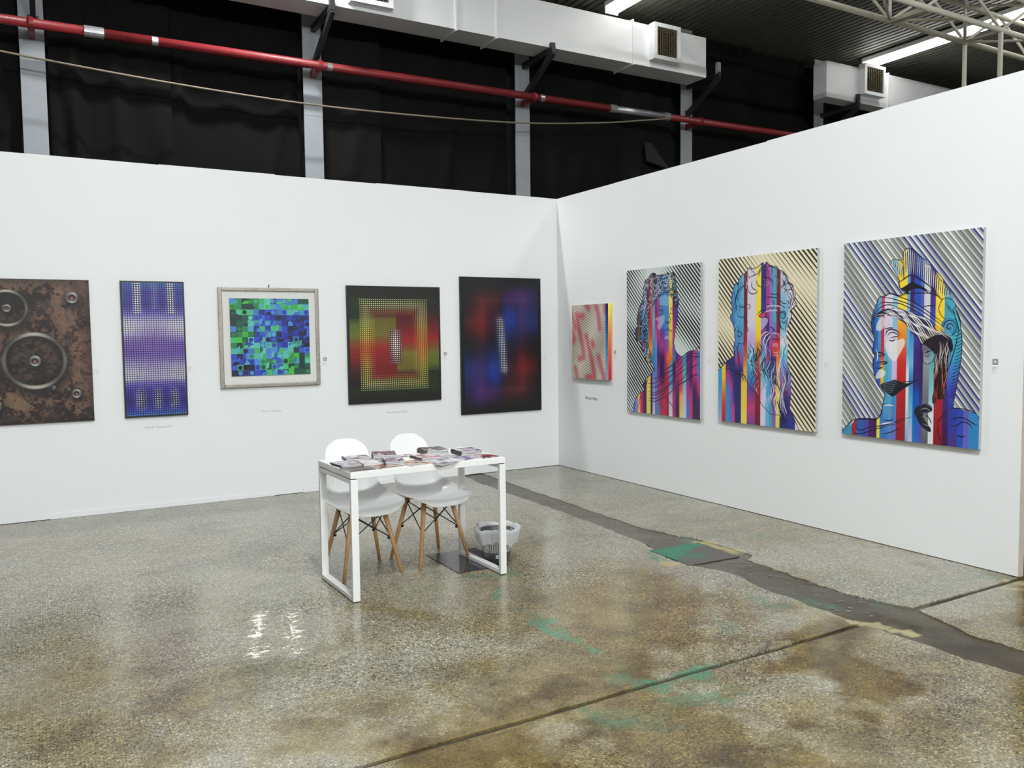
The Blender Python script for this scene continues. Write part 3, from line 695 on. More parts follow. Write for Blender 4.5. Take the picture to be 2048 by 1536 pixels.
def art_fire():
    def fn(u, v, i, j):
        k = np.zeros(u.shape + (3,)); b = k + C255(30, 27, 25)
        b = mixc(b, (34, 52, 22), np.clip(1 - np.abs(v - .14) / .1, 0, 1) * .8)
        b = mixc(b, (34, 52, 22), np.clip(1 - np.abs(v - .88) / .1, 0, 1) * .8)
        b = mixc(b, (36, 60, 24), box(u, v, .02, .2, .1, .3, .06) * .8); b = mixc(b, (36, 60, 24), box(u, v, .82, .98, .75, .9, .06) * .8)
        L = ramp(v, [(.27, (58, 74, 32)), (.33, (108, 128, 48)), (.43, (132, 134, 50)), (.50, (160, 80, 36)), (.56, (168, 36, 30)), (.64, (130, 32, 32)), (.74, (70, 26, 28)), (.84, (30, 27, 25))])
        Rr = ramp(1 - v, [(.27, (58, 74, 32)), (.33, (108, 128, 48)), (.43, (132, 134, 50)), (.49, (150, 84, 36)), (.55, (172, 36, 30)), (.66, (116, 30, 32)), (.76, (66, 26, 30)), (.84, (30, 27, 25))])
        kl = ((u < .2) & (u > .02) & (v > .285) & (v < .84))[..., None]; kr = ((u > .83) & (u < .975) & (v < .74) & (v > .16))[..., None]
        b = np.where(kl, L, b); b = np.where(kr, Rr, b)
        In = ramp(v, [(.2, (110, 42, 34)), (.26, (96, 66, 34)), (.285, (128, 118, 52)), (.42, (138, 130, 48)), (.47, (160, 92, 40)), (.53, (172, 40, 34)), (.64, (150, 28, 32)), (.85, (110, 26, 28))])
        In2 = ramp(1 - v, [(.2, (110, 42, 34)), (.26, (96, 66, 34)), (.285, (128, 118, 52)), (.42, (138, 130, 48)), (.47, (150, 84, 40)), (.53, (178, 40, 32)), (.62, (140, 30, 34)), (.70, (96, 26, 36)), (.85, (104, 28, 34))])
        inn = ((u > .17) & (u < .86) & (v > .15) & (v < .86))[..., None]
        b = np.where(inn, np.where((u < .52)[..., None], In, In2), b)
        d = b * .82; s = .45 + 0 * u
        pan = ((u < .52) & (v > .285) & (v < .48)) | ((u > .52) & (v > .60) & (v < .78)) | ((u < .2) & (v > .285) & (v < .6)) | ((u > .83) & (v > .5) & (v < .74))
        pan &= (u > .03) & (u < .97)
        d = np.where(pan[..., None], b * .35, d); s = np.where(pan, .34, s)
        x = np.minimum((u - .13) / .72, 1 - (u - .13) / .72) * .72; y = np.minimum((v - .105) / .78, 1 - (v - .105) / .78) * .78 * 1.17
        e = np.minimum(x, y)
        ring = (e > -.004) & (e < .155)
        pr = np.clip(1 - np.abs(e - .06) / .1, 0, 1)
        yc = ramp(v, [(.1, (212, 218, 150)), (.18, (226, 226, 168)), (.25, (214, 208, 130)), (.36, (210, 214, 90)), (.45, (222, 200, 70)), (.52, (232, 146, 58)), (.60, (226, 160, 56)), (.68, (214, 196, 70)), (.76, (212, 214, 96)), (.85, (218, 222, 160)), (1, (200, 210, 140))])
        yc2 = ramp(v, [(.1, (212, 218, 150)), (.2, (226, 222, 170)), (.30, (226, 196, 120)), (.42, (238, 176, 92)), (.54, (238, 170, 80)), (.62, (226, 186, 84)), (.7, (206, 204, 84)), (.8, (196, 206, 90)), (.88, (216, 220, 150))])
        yc = np.where((u < .52)[..., None], yc, yc2)
        ed = np.clip((e - .10) / .05, 0, 1)
        yc = mixc(yc, (200, 90, 40), ed * .75)
        d = np.where(ring[..., None], yc, d); s = np.where(ring, .26 + .30 * pr, s)
        bb = ramp(v, [(.1, (44, 60, 24)), (.22, (60, 66, 22)), (.34, (112, 122, 40)), (.45, (140, 100, 30)), (.52, (150, 56, 26)), (.6, (130, 60, 26)), (.7, (90, 80, 28)), (.85, (48, 60, 24))])
        b = np.where((ring & (e < .12))[..., None], b * .35 + bb * .65, b)
        cen = (u > .43) & (u < .57) & (v > .37) & (v < .665)
        q = np.clip(1 - np.abs(u - .5) / .07, 0, 1) * np.clip(1.3 - np.abs(v - .515) / .15, 0, 1)
        d = np.where(cen[..., None], mixc(np.zeros_like(d) + C255(196, 120, 150), (255, 252, 250), np.clip(q * 1.6, 0, 1)), d); s = np.where(cen, .42 + .2 * q, s)
        b = np.where(cen[..., None], mixc(b * .6, (30, 26, 36), q * .5), b)
        b = b * .80; d = np.where(pan[..., None], d, d * .97)
        edge = (u < .03) | (u > .975) | (v < .03) | (v > .97)
        b[edge] = C255(27, 25, 25); d[edge] = b[edge]
        return b, d, s
    return cells(1., 1.165, 49, 57, 12, fn)

def art_night():
    def fn(u, v, i, j):
        b = np.zeros(u.shape + (3,)) + C255(13, 14, 17)
        def blob(c, u0, v0, su, sv, a, half=None):
            nonlocal b
            k = np.exp(-((u - u0) / su) ** 2 - ((v - v0) / sv) ** 2) * a
            if half == 'l': k = k * (u < .5)
            if half == 'r': k = k * (u >= .5)
            b = 1 - (1 - b) * (1 - np.array(c) / 255. * k[..., None])
        m = lambda q: (q if q is None else ('r' if q == 'l' else 'l'))
        for c, u0, v0, su, sv, a, hf in (((190, 18, 14), .24, .33, .12, .14, .8, 'l'), ((120, 14, 16), .09, .33, .10, .08, .7, 'l'), ((110, 16, 18), .33, .16, .25, .07, .6, 'l'),
                ((70, 20, 12), .40, .18, .2, .12, .5, 'l'), ((18, 60, 230), .60, .30, .11, .11, .95, 'r'), ((20, 70, 200), .92, .34, .16, .10, .6, 'r'), ((30, 30, 130), .86, .22, .2, .16, .7, 'r'),
                ((98, 24, 120), .66, .14, .24, .07, .75, 'r'), ((70, 28, 110), .78, .28, .08, .2, .6, 'r'), ((16, 40, 140), .62, .40, .12, .12, .6, 'r')):
            blob(c, u0, v0, su, sv, a, hf); blob(c, 1 - u0, 1 - v0, su, sv, a, m(hf))
        blob((90, 20, 100), .43, .33, .08, .1, .6); blob((90, 20, 100), .57, .67, .08, .1, .6); blob((20, 50, 170), .5, .5, .07, .2, .6)
        b = C255(13, 14, 17) + (b - C255(13, 14, 17)) * .62
        d = b * .3; s = .32 + 0 * u
        for c0 in (.255, .745):
            k = np.exp(-((u - c0) / .05) ** 2) * np.clip((.40 - np.abs(v - .5)) / .12, 0, 1)
            d = 1 - (1 - d) * (1 - C255(150, 70, 110) * (k * .55)[..., None])
        k2 = np.exp(-((np.abs(v - .5) - .33) / .018) ** 2) * ((u > .2) & (u < .8))
        d = 1 - (1 - d) * (1 - C255(190, 50, 70) * (k2 * .5)[..., None])
        k = np.exp(-((u - .5 - (v - .5) * .12) / .05) ** 2) * np.clip((.24 - np.abs(v - .5)) / .06, 0, 1)
        d = mixc(d, (226, 238, 214), np.clip(k * 1.3, 0, 1)); s = s + .22 * np.clip(k * 1.2, 0, 1)
        edge = (u < .045) | (u > .96) | (v < .035) | (v > .965)
        b[edge] = C255(13, 14, 16); d[edge] = b[edge]
        return b, d, s
    return cells(1., 1.46, 52, 76, 10, fn)

def art_blocks():
    """plain pattern of random squares, discs and slanted bars in greens and blues"""
    rng = np.random.default_rng(21); n = 14; A = Art(1., 1., 980)
    pal = np.array([(34, 40, 74), (24, 30, 52), (36, 52, 120), (40, 58, 170), (52, 74, 190), (58, 98, 196), (70, 130, 200), (78, 160, 190), (90, 190, 170), (70, 180, 110), (64, 178, 60), (48, 128, 84), (34, 90, 72), (30, 60, 60)]) / 255.
    f = np.clip((fbm(64, 64, 22, rng, 3)[::4, ::4][:n + 2, :n + 2] - .5) * 3.2 + .5, 0, 1)
    pick = lambda q: pal[int(np.clip(q * 10.5 + 1.2 + rng.normal(0, 2.2), 0, 13))] * rng.uniform(.9, 1.05)
    c = 1. / n
    for j in range(n):
        for i in range(n):
            x, y = i * c, j * c
            A.poly([(x, y), (x + c, y), (x + c, y + c), (x, y + c)], pick(f[j, i]))
    for k in range(170):
        i, j = rng.integers(0, n, 2); x, y = i * c, j * c; t = rng.integers(0, 4); q = pick(f[j, i])
        if t == 0: A.poly([(x, y + c), (x + c * .5, y + c * .45), (x + c * 1.5, y + c * .45), (x + c, y + c)], q)
        elif t == 1: A.poly([(x + c, y), (x + c * 1.5, y - c * .5), (x + c * 1.5, y + c * .5), (x + c, y + c)], q)
        else:
            a = np.linspace(0, 6.283, 28)[:-1]
            A.poly(np.stack([x + c / 2 + np.cos(a) * c * .4, y + c / 2 + np.sin(a) * c * .4], 1), q)
    return A.pixels()

def art_waves():
    """red, black and white slanted stripes beside a blue band"""
    A = Art(.65, .785, 1500); x, y = A.X, A.Y
    t = (x * .745 - y * .667) / .0190
    f = (t - np.floor(t))
    q = x + .04 * np.sin(y * 9); 
    fld = np.full(x.shape, 9.)
    for L in (((.15, .13), (.20, .30), (.30, .50), (.35, .62), (.36, .71), (.22, .73)), ((0, .33), (.07, .46), (.03, .5)), ((.42, -.02), (.5, .05)), ((.72, -.02), (.8, .15), (.83, .32)), ((.44, .42), (.5, .55), (.6, .75), (.68, .97), (.45, .98)),
              ((.97, -.02), (1.0, .1)), ((.80, .70), (.86, .82), (.98, 1.02)), ((.10, .86), (.16, 1.02)), ((.16, .15), (.34, .15)), ((-.02, .1), (.1, .3)), ((.64, .55), (.62, .5))):
        for (ax, ay), (bx, by) in zip(L, L[1:]):
            ax, bx = ax * .605, bx * .605; ay, by = ay * .785, by * .785; vx, vy = bx - ax, by - ay
            tt = np.clip(((x - ax) * vx + (y - ay) * vy) / (vx * vx + vy * vy), 0, 1); fld = np.minimum(fld, np.hypot(x - ax - tt * vx, y - ay - tt * vy))
    fld = 1.1 - fld / .034
    red = np.clip(fld * 2.2, 0, 1)
    w = np.clip(.50 - fld * .22, .18, .60) + .08 * np.sin(x * 14 + y * 9)
    k = np.clip((w / 2 - np.abs(f - .5)) / .10 + .5, 0, 1)[..., None]
    dark = ramp(red, [(0, (34, 26, 28)), (.35, (80, 20, 30)), (1, (158, 22, 48))])
    dark = mixc(dark, (150, 26, 92), red * np.clip((x - .30) / .2, 0, 1) * .55)
    lite = ramp(red, [(0, (236, 226, 216)), (1, (236, 186, 186))])
    A.a[:] = dark * (1 - k) + lite * k
    e = x > .605
    A.a[e] = ramp(A.Y[e] / .785, [(0, (36, 32, 96)), (.25, (44, 84, 152)), (.6, (70, 136, 184)), (.85, (140, 160, 180)), (1, (160, 170, 176))])
    return A.pixels()

# outlines of the painted busts in mm on their canvases (x right, y down)
TR = {"h_sil":[[-11,1395],[34,1348],[92,1290],[169,1272],[238,1268],[293,1259],[319,1226],[333,1147],[345,1086],[320,1057],[289,1019],[268,973],[253,918],[247,874],[249,844],[262,820],[246,796],[242,780],[249,741],[257,685],[243,652],[233,619],[232,563],[245,508],[269,454],[287,407],[332,398],[361,384],[396,385],[443,401],[477,387],[511,384],[477,379],[442,343],[434,310],[438,298],[423,245],[393,211],[366,168],[403,148],[438,153],[457,165],[460,121],[477,96],[505,81],[527,85],[555,103],[600,149],[628,179],[644,201],[672,232],[715,271],[742,304],[763,351],[785,372],[801,413],[816,429],[823,475],[839,510],[849,546],[865,586],[871,626],[872,676],[881,706],[880,767],[878,807],[877,857],[867,898],[863,938],[854,989],[845,1040],[836,1092],[837,1142],[878,1152],[928,1161],[993,1175],[1012,1407],[-9,1533]],"h_crestL":[[364,176],[389,150],[415,150],[445,160],[465,184],[471,231],[472,287],[443,304],[427,270],[406,236],[385,201]],"h_crest":[[462,110],[483,84],[508,80],[533,94],[567,124],[601,159],[628,171],[631,198],[659,209],[692,252],[707,280],[726,308],[749,327],[763,350],[782,374],[798,392],[799,441],[738,438],[667,372],[531,273],[472,287],[465,184]],"h_block":[[438,308],[531,263],[667,354],[668,394],[615,355],[537,314],[449,355]],"h_under":[[449,355],[532,309],[615,351],[651,394],[586,358],[528,360],[499,386]],"h_stripx":[[269,423],[309,424],[333,425],[369,427],[438,430],[505,433],[525,433],[556,435],[595,436],[621,438],[664,439],[701,441],[761,443],[799,445]],"h_botx":[[-11,1393],[85,1389],[120,1391],[177,1391],[219,1392],[258,1393],[285,1396],[314,1399],[380,1397],[424,1397],[479,1397],[502,1396],[531,1397],[564,1396],[600,1394],[642,1395],[685,1395],[739,1399],[797,1398],[858,1398],[899,1399],[934,1399],[998,1399]],"h_facex":[[238,801],[271,800],[305,800],[332,799],[356,799],[392,853],[432,798],[495,797],[518,796],[546,796],[609,795],[646,847],[693,897]],"h_veil":[[234,542],[259,465],[295,405],[332,406],[368,389],[445,407],[525,438],[594,482],[671,543],[742,612],[804,653],[805,689],[719,617],[648,566],[560,518],[501,497],[441,481],[370,479],[308,491],[260,523]],"h_hair":[[240,562],[282,514],[329,492],[401,480],[481,497],[531,517],[600,546],[672,593],[719,643],[805,689],[818,777],[745,778],[666,775],[628,743],[569,688],[534,651],[483,590],[433,561],[371,536],[319,530],[277,548]],"h_back":[[611,737],[643,701],[722,670],[786,701],[802,766],[794,868],[786,966],[772,1049],[773,1090],[731,1098],[700,1131],[689,1095],[698,1043],[693,928],[695,861],[699,809],[687,773],[633,758]],"h_wing":[[771,681],[825,575],[834,510],[866,591],[881,706],[878,807],[867,898],[854,989],[838,1092],[789,1064],[777,972],[782,880],[809,778],[813,717]],"h_scroll":[[794,622]],"h_shell":[[730,467],[747,438],[781,431],[820,454],[834,484],[817,513],[831,542],[829,576],[793,579],[758,562],[732,531],[722,497]],"h_mass":[[310,1021],[372,996],[419,980],[466,992],[511,1001],[567,987],[523,1016],[489,1039],[455,1063],[409,1098],[374,1084],[338,1064]],"h_ear":[[606,758],[616,732],[649,747],[693,788],[704,809],[684,846],[652,865],[624,847],[618,795]],"h_cheek":[[342,733],[383,695],[430,706],[476,695],[488,733],[444,814],[421,852],[386,837],[356,799]],"h_brow":[[268,630],[277,582],[308,544],[330,549],[331,611],[300,640]],"h_chin":[[271,961],[298,916],[340,920],[346,947],[317,970],[274,980]],"h_curl":[[570,1188],[592,1155],[641,1130],[684,1148],[688,1179],[648,1195],[626,1205],[643,1246],[682,1294],[677,1321],[622,1290],[588,1245]],"h_lines":[[[242,557],[266,509],[307,472],[369,460],[446,482]],[[260,485],[307,443],[369,446],[441,453],[501,479],[575,518],[671,580],[765,657]],[[295,405],[369,413],[440,435],[525,466],[613,515],[695,571],[778,635]],[[332,406],[373,384],[445,409],[530,443],[608,487],[694,549],[759,595]],[[450,409],[499,391],[568,389],[644,393],[700,409],[747,443]],[[608,487],[646,477],[702,477]],[[438,308],[531,266],[667,356],[738,434]],[[440,313],[449,355]],[[667,356],[668,394]],[[91,1318],[130,1286],[180,1276],[261,1274],[292,1260],[315,1230],[332,1163],[349,1073]],[[143,1296],[118,1344],[163,1357],[237,1327],[347,1305],[475,1255],[565,1223]],[[92,1329],[99,1380],[144,1387],[207,1369],[275,1340],[394,1301],[476,1271]],[[324,1369],[395,1350],[476,1304]],[[334,1268],[382,1269],[417,1255]],[[21,1394],[66,1338]],[[724,1259],[755,1215],[800,1149]],[[802,1242],[848,1212],[903,1207],[964,1237],[993,1244]],[[808,1262],[854,1262],[894,1233],[939,1244],[964,1277]],[[730,1264],[736,1326],[759,1385]],[[855,1318],[886,1330],[916,1322]],[[790,1150],[862,1147],[932,1154],[991,1180]],[[565,1220],[575,1166],[597,1144]],[[642,1203],[670,1227],[690,1268]],[[392,1186],[427,1183]],[[476,990],[538,988],[599,969]],[[851,650],[842,731],[814,832],[790,915]],[[829,547],[849,606],[863,689]],[[834,505],[861,564],[870,627]]],"h_eye":[[[342,678],[352,645],[383,631],[424,641],[465,674]],[[353,688],[373,659],[404,655],[440,674],[404,683],[363,693]],[[331,630],[372,621],[403,622]],[[366,706],[395,711],[418,701]]],"h_nose":[[[247,792],[271,800],[295,792],[320,799],[335,813],[329,788]],[[271,800],[284,817],[320,813]]],"h_mouth":[[[273,872],[303,863],[339,857],[357,865],[327,874],[303,871]],[[273,900],[297,905],[327,896]]],"y_sil":[[317,94],[337,74],[368,50],[414,54],[430,70],[460,75],[506,73],[550,76],[573,63],[595,59],[617,74],[657,59],[675,83],[689,114],[696,165],[704,216],[711,257],[729,303],[732,339],[722,384],[718,409],[718,460],[711,510],[697,556],[686,591],[679,637],[672,688],[665,724],[672,727],[686,778],[719,813],[772,838],[825,806],[874,786],[935,780],[1009,786],[1012,1426],[87,1513],[91,1396],[104,1335],[133,1266],[183,1214],[248,1183],[256,1161],[228,1141],[264,1085],[312,1045],[367,1005],[398,956],[367,899],[320,900],[280,879],[265,842],[225,784],[209,719],[205,683],[152,700],[135,662],[127,585],[160,553],[148,488],[169,418],[185,365],[226,318],[234,275],[250,233],[242,190],[258,165],[266,117],[298,103]],"y_hair":[[317,94],[337,74],[368,50],[414,54],[430,70],[460,75],[506,73],[550,76],[573,63],[595,59],[617,74],[657,59],[675,83],[689,114],[696,165],[704,216],[711,257],[729,303],[732,339],[722,384],[682,382],[660,326],[631,284],[595,261],[550,244],[490,267],[437,295],[399,341],[352,371],[329,386],[329,449],[321,529],[313,609],[305,662],[320,735],[336,782],[367,861],[367,899],[320,900],[280,879],[265,842],[225,784],[209,719],[205,683],[152,700],[135,662],[127,585],[160,553],[148,488],[169,418],[185,365],[226,318],[234,275],[250,233],[242,190],[258,165],[266,117],[298,103]],"y_facex":[[225,393],[329,396],[376,398],[410,399],[468,401],[554,404],[602,405],[646,407],[689,408]],"y_neckx":[[312,740],[367,739],[437,739],[475,739],[505,738],[543,738],[588,738],[632,737],[668,737]],"y_botx":[[92,1347],[129,1344],[166,1341],[199,1339],[239,1335],[291,1331],[351,1327],[370,1326],[413,1322],[475,1318],[574,1310],[617,1307],[669,1303],[741,1297],[780,1294],[830,1291],[868,1288],[909,1285],[998,1278]],"y_chest":[[398,956],[475,906],[668,840],[697,788],[772,832],[825,806],[874,786],[1009,786],[1012,1426],[87,1513],[91,1396],[104,1335],[133,1266],[183,1214],[248,1183],[256,1161],[228,1141],[264,1085],[312,1045],[367,1005]],"y_drape":[[[429,1013],[520,978],[625,933],[705,890],[776,843]],[[367,1059],[429,1050],[550,1003],[661,963],[740,909],[825,831]],[[304,1110],[398,1100],[498,1053],[588,997]],[[304,1142],[413,1136],[550,1066],[668,999],[769,939],[853,861]],[[304,1180],[398,1190],[520,1157],[625,1099],[697,1023],[783,969],[867,926]],[[319,1211],[429,1210],[550,1155],[610,1089],[669,1066]],[[304,1250],[398,1249],[505,1215],[595,1121]],[[296,1272],[398,1275],[505,1242],[625,1176],[712,1110],[805,1069],[909,1014],[997,971]],[[690,1111],[783,1040],[860,966],[936,919],[996,892]],[[783,898],[874,846],[929,830],[996,828]],[[783,868],[874,816],[935,805],[996,813]],[[908,875],[942,844],[996,838]],[[741,1093],[840,1048],[915,1004],[997,996]],[[460,1276],[505,1310],[550,1354]],[[550,1228],[625,1280],[691,1342]],[[398,956],[429,1013]],[[359,862],[390,914],[414,982]],[[240,1135],[256,1096],[280,1132],[304,1083],[320,1055]],[[199,1218],[191,1284],[166,1368]]],"y_eyes":[[[452,416],[483,396],[520,405],[535,424]],[[468,427],[490,409],[517,418],[513,439],[483,446],[468,427]],[[610,400],[639,391],[668,402]],[[617,421],[639,409],[657,422],[646,442],[624,437],[617,421]],[[452,390],[429,431],[460,463]],[[460,375],[498,365],[535,377]]],"y_nose":[[[598,405],[610,462],[624,503],[610,524],[573,528],[550,533]],[[562,533],[576,520],[599,516]]],"y_mouth":[[[535,600],[573,587],[610,590],[635,604],[595,606]]],"y_cheek":[[414,483],[475,469],[543,455],[539,507],[505,563],[468,589],[445,557],[460,516]],"y_fore":[[475,292],[550,269],[602,298],[602,364],[550,367],[490,360]],"y_chin":[[543,678],[558,647],[610,657],[624,683],[588,678]],"b_sil":[[149,330],[160,284],[172,250],[198,214],[217,235],[224,196],[261,153],[287,143],[316,123],[341,93],[349,108],[421,102],[477,68],[501,87],[519,64],[546,90],[594,105],[622,113],[649,142],[682,150],[709,179],[729,201],[736,234],[768,257],[785,285],[782,322],[805,339],[796,381],[815,413],[784,449],[755,465],[768,492],[762,534],[733,587],[721,663],[734,700],[738,747],[733,871],[757,935],[774,989],[768,1059],[775,1113],[766,1173],[764,1238],[807,1321],[850,1403],[850,1457],[-21,1552],[-4,965],[91,888],[183,827],[177,793],[179,734],[194,688],[186,672],[174,585],[139,515],[135,492],[158,457],[146,382]],"b_facex":[[149,353],[281,359],[322,360],[409,364],[467,367],[518,369],[553,370],[585,372],[624,373],[661,375],[731,378]],"b_botx":[[-10,1340],[42,1336],[82,1332],[133,1328],[164,1326],[190,1323],[259,1318],[304,1314],[333,1312],[403,1306],[453,1302],[502,1298],[544,1294],[572,1292],[610,1289],[654,1285],[741,1278],[807,1299],[846,1350]],"b_beard":[[317,661],[397,679],[454,673],[510,634],[559,629],[586,646],[661,646],[714,657],[728,690],[738,747],[733,871],[757,935],[774,989],[768,1059],[775,1113],[766,1173],[764,1238],[754,1298],[734,1273],[722,1329],[695,1361],[661,1301],[607,1300],[565,1292],[530,1262],[481,1226],[430,1150],[357,1086],[305,1020],[244,913],[221,827],[228,723],[280,730],[295,667]],"b_body":[[-21,1552],[-4,965],[91,888],[183,827],[229,803],[244,913],[305,1020],[357,1086],[430,1150],[481,1226],[530,1262],[565,1292],[607,1300],[661,1301],[695,1361],[722,1329],[734,1273],[764,1238],[807,1321],[850,1403],[850,1457]],"b_hairL":[[149,330],[160,284],[172,250],[198,214],[217,235],[224,196],[261,153],[287,143],[281,267],[278,358],[278,472],[272,587],[273,701],[266,779],[171,781],[186,672],[174,585],[139,515],[135,492],[158,457],[146,382]],"b_hairR":[[659,143],[709,179],[736,234],[768,257],[785,285],[782,322],[805,339],[796,381],[815,413],[784,449],[755,465],[768,492],[762,534],[733,587],[721,663],[707,592],[732,485],[738,405],[717,340],[660,288]],"b_top":[[287,143],[316,123],[341,93],[349,108],[421,102],[477,68],[501,87],[519,64],[546,90],[594,105],[622,113],[659,143],[660,288],[589,241],[534,260],[493,268],[451,277],[422,303],[379,312],[329,293],[321,304],[285,313]],"b_lines":[[[316,123],[299,223],[225,287],[195,355],[203,436],[166,481]],[[224,196],[225,264],[195,332],[173,412]],[[328,180],[393,162],[435,143],[470,84]],[[371,205],[365,250],[394,279],[422,286]],[[321,224],[336,293],[380,315],[422,303],[429,281]],[[414,197],[429,242],[472,267]],[[479,251],[471,212],[506,186],[554,200],[582,230],[589,274]],[[493,268],[492,224],[520,204]],[[435,176],[449,144],[463,111]],[[519,110],[560,103],[622,135]],[[659,153],[696,172],[716,217],[683,263],[657,277]],[[729,201],[729,239],[775,274],[749,299],[704,302]],[[697,269],[736,250],[769,305],[782,322]],[[724,335],[757,379],[751,432],[732,448]],[[737,314],[770,358],[764,406]],[[782,322],[789,381],[758,449]],[[507,352],[563,349],[617,357],[671,359]],[[549,321],[603,329],[657,326]],[[577,360],[597,400],[591,438],[564,459]],[[522,402],[557,425],[571,448]],[[651,369],[685,403],[724,405]],[[645,396],[672,424],[718,442]],[[226,402],[263,421],[307,411]],[[219,494],[279,507],[316,496]],[[219,528],[271,541]],[[318,354],[358,362]],[[322,394],[351,412],[330,451]],[[197,615],[235,626],[265,644],[243,667],[205,649]],[[309,638],[331,610],[316,576],[330,525]],[[660,554],[667,592],[707,619]],[[660,538],[700,560],[713,539]],[[739,502],[720,566],[707,636]],[[-4,965],[91,888],[183,827]],[[68,948],[130,940],[207,978],[297,997],[313,1048]],[[215,983],[268,1004],[298,1049]],[[764,1238],[807,1321],[846,1387]],[[182,729],[213,769],[229,844],[244,924]],[[167,764],[191,798]]],"b_eyes":[[[413,499],[452,466],[487,451],[522,468],[523,513]],[[438,499],[467,478],[509,473],[512,504],[467,511],[438,499]],[[653,499],[672,467],[705,474],[713,517]],[[663,505],[672,478],[699,484],[706,517],[680,524],[663,505]]],"b_nose":[[[611,444],[625,482],[646,526],[653,565],[660,603],[634,630],[593,618]],[[558,607],[565,591],[586,602],[600,618],[566,624]]],"b_mouth":[[[573,690],[607,687],[661,695]],[[566,712],[566,646],[525,701],[511,756]]],"b_cheek":[[467,511],[533,524],[530,562],[489,601],[464,617],[460,561]],"b_tash":[[[559,632],[510,634],[468,667],[462,701]],[[566,640],[524,656],[497,695],[490,746]],[[586,646],[552,673],[525,717],[512,776]],[[586,640],[634,646],[661,673]],[[654,646],[688,673],[702,711],[709,755]]]}

INK = C255(24, 20, 34)

def stripes_fn(S):
    """vertical colour bands: S = [(x0, x1, [(y, rgb), ...]), ...] in mm"""
    xs = np.array([q[0] for q in S])
    def f(X, Y):
        out = np.zeros(X.shape + (3,)); i = np.clip(np.searchsorted(xs, X, 'right') - 1, 0, len(S) - 1)
        for k, (a, b, st) in enumerate(S):
            m = i == k
            if m.any(): out[m] = ramp(Y[m], st)
        return out
    return f

def slant(A, ang, per, rows, fld, line, gap=(205, 212, 210)):
    """slanted brush stripes: light ground, dark strokes whose width follows fld"""
    a = np.radians(ang); t = (A.X * np.sin(a) - A.Y * np.cos(a)) / per
    f = t - np.floor(t); w = np.clip(fld, 0, 1) * rows
    k = np.clip((w / 2 - np.abs(f - .45)) / .09 + .5, 0, 1)[..., None] * np.clip(fld * 4, 0, 1)[..., None]
    hi = np.clip((.16 - np.abs(f - .86)) / .08, 0, 1)[..., None]
    base = C255(*gap) * (1 - .45 * hi) + C255(246, 246, 242) * .45 * hi
    A.a[:] = base * (1 - k) + C255(*line) * k

def curl(A, rng, x, y, r, ang, light, dark, w, clip, turn=None):
    """one S-shaped lock: dark stroke with a light stroke on it"""
    t = np.linspace(0, 1, 7); s = rng.choice([-1, 1]) if turn is None else turn
    d = np.array([np.cos(ang), np.sin(ang)]); n = np.array([-d[1], d[0]]) * s
    P = np.array([x, y]) + np.outer((t - .5) * r * 2, d) + np.outer(np.sin(t * 6.28) * r * .42, n)
    A.line(P + n * w * .55, w * 1.25, dark, (.3, .3), 3, clip)
    A.line(P, w, light, (.3, .3), 3, clip)

def strokes(A, lines, w, col=INK, clip=None, **kw):
    for q in lines: A.line(q, w, col, clip=clip, **kw)

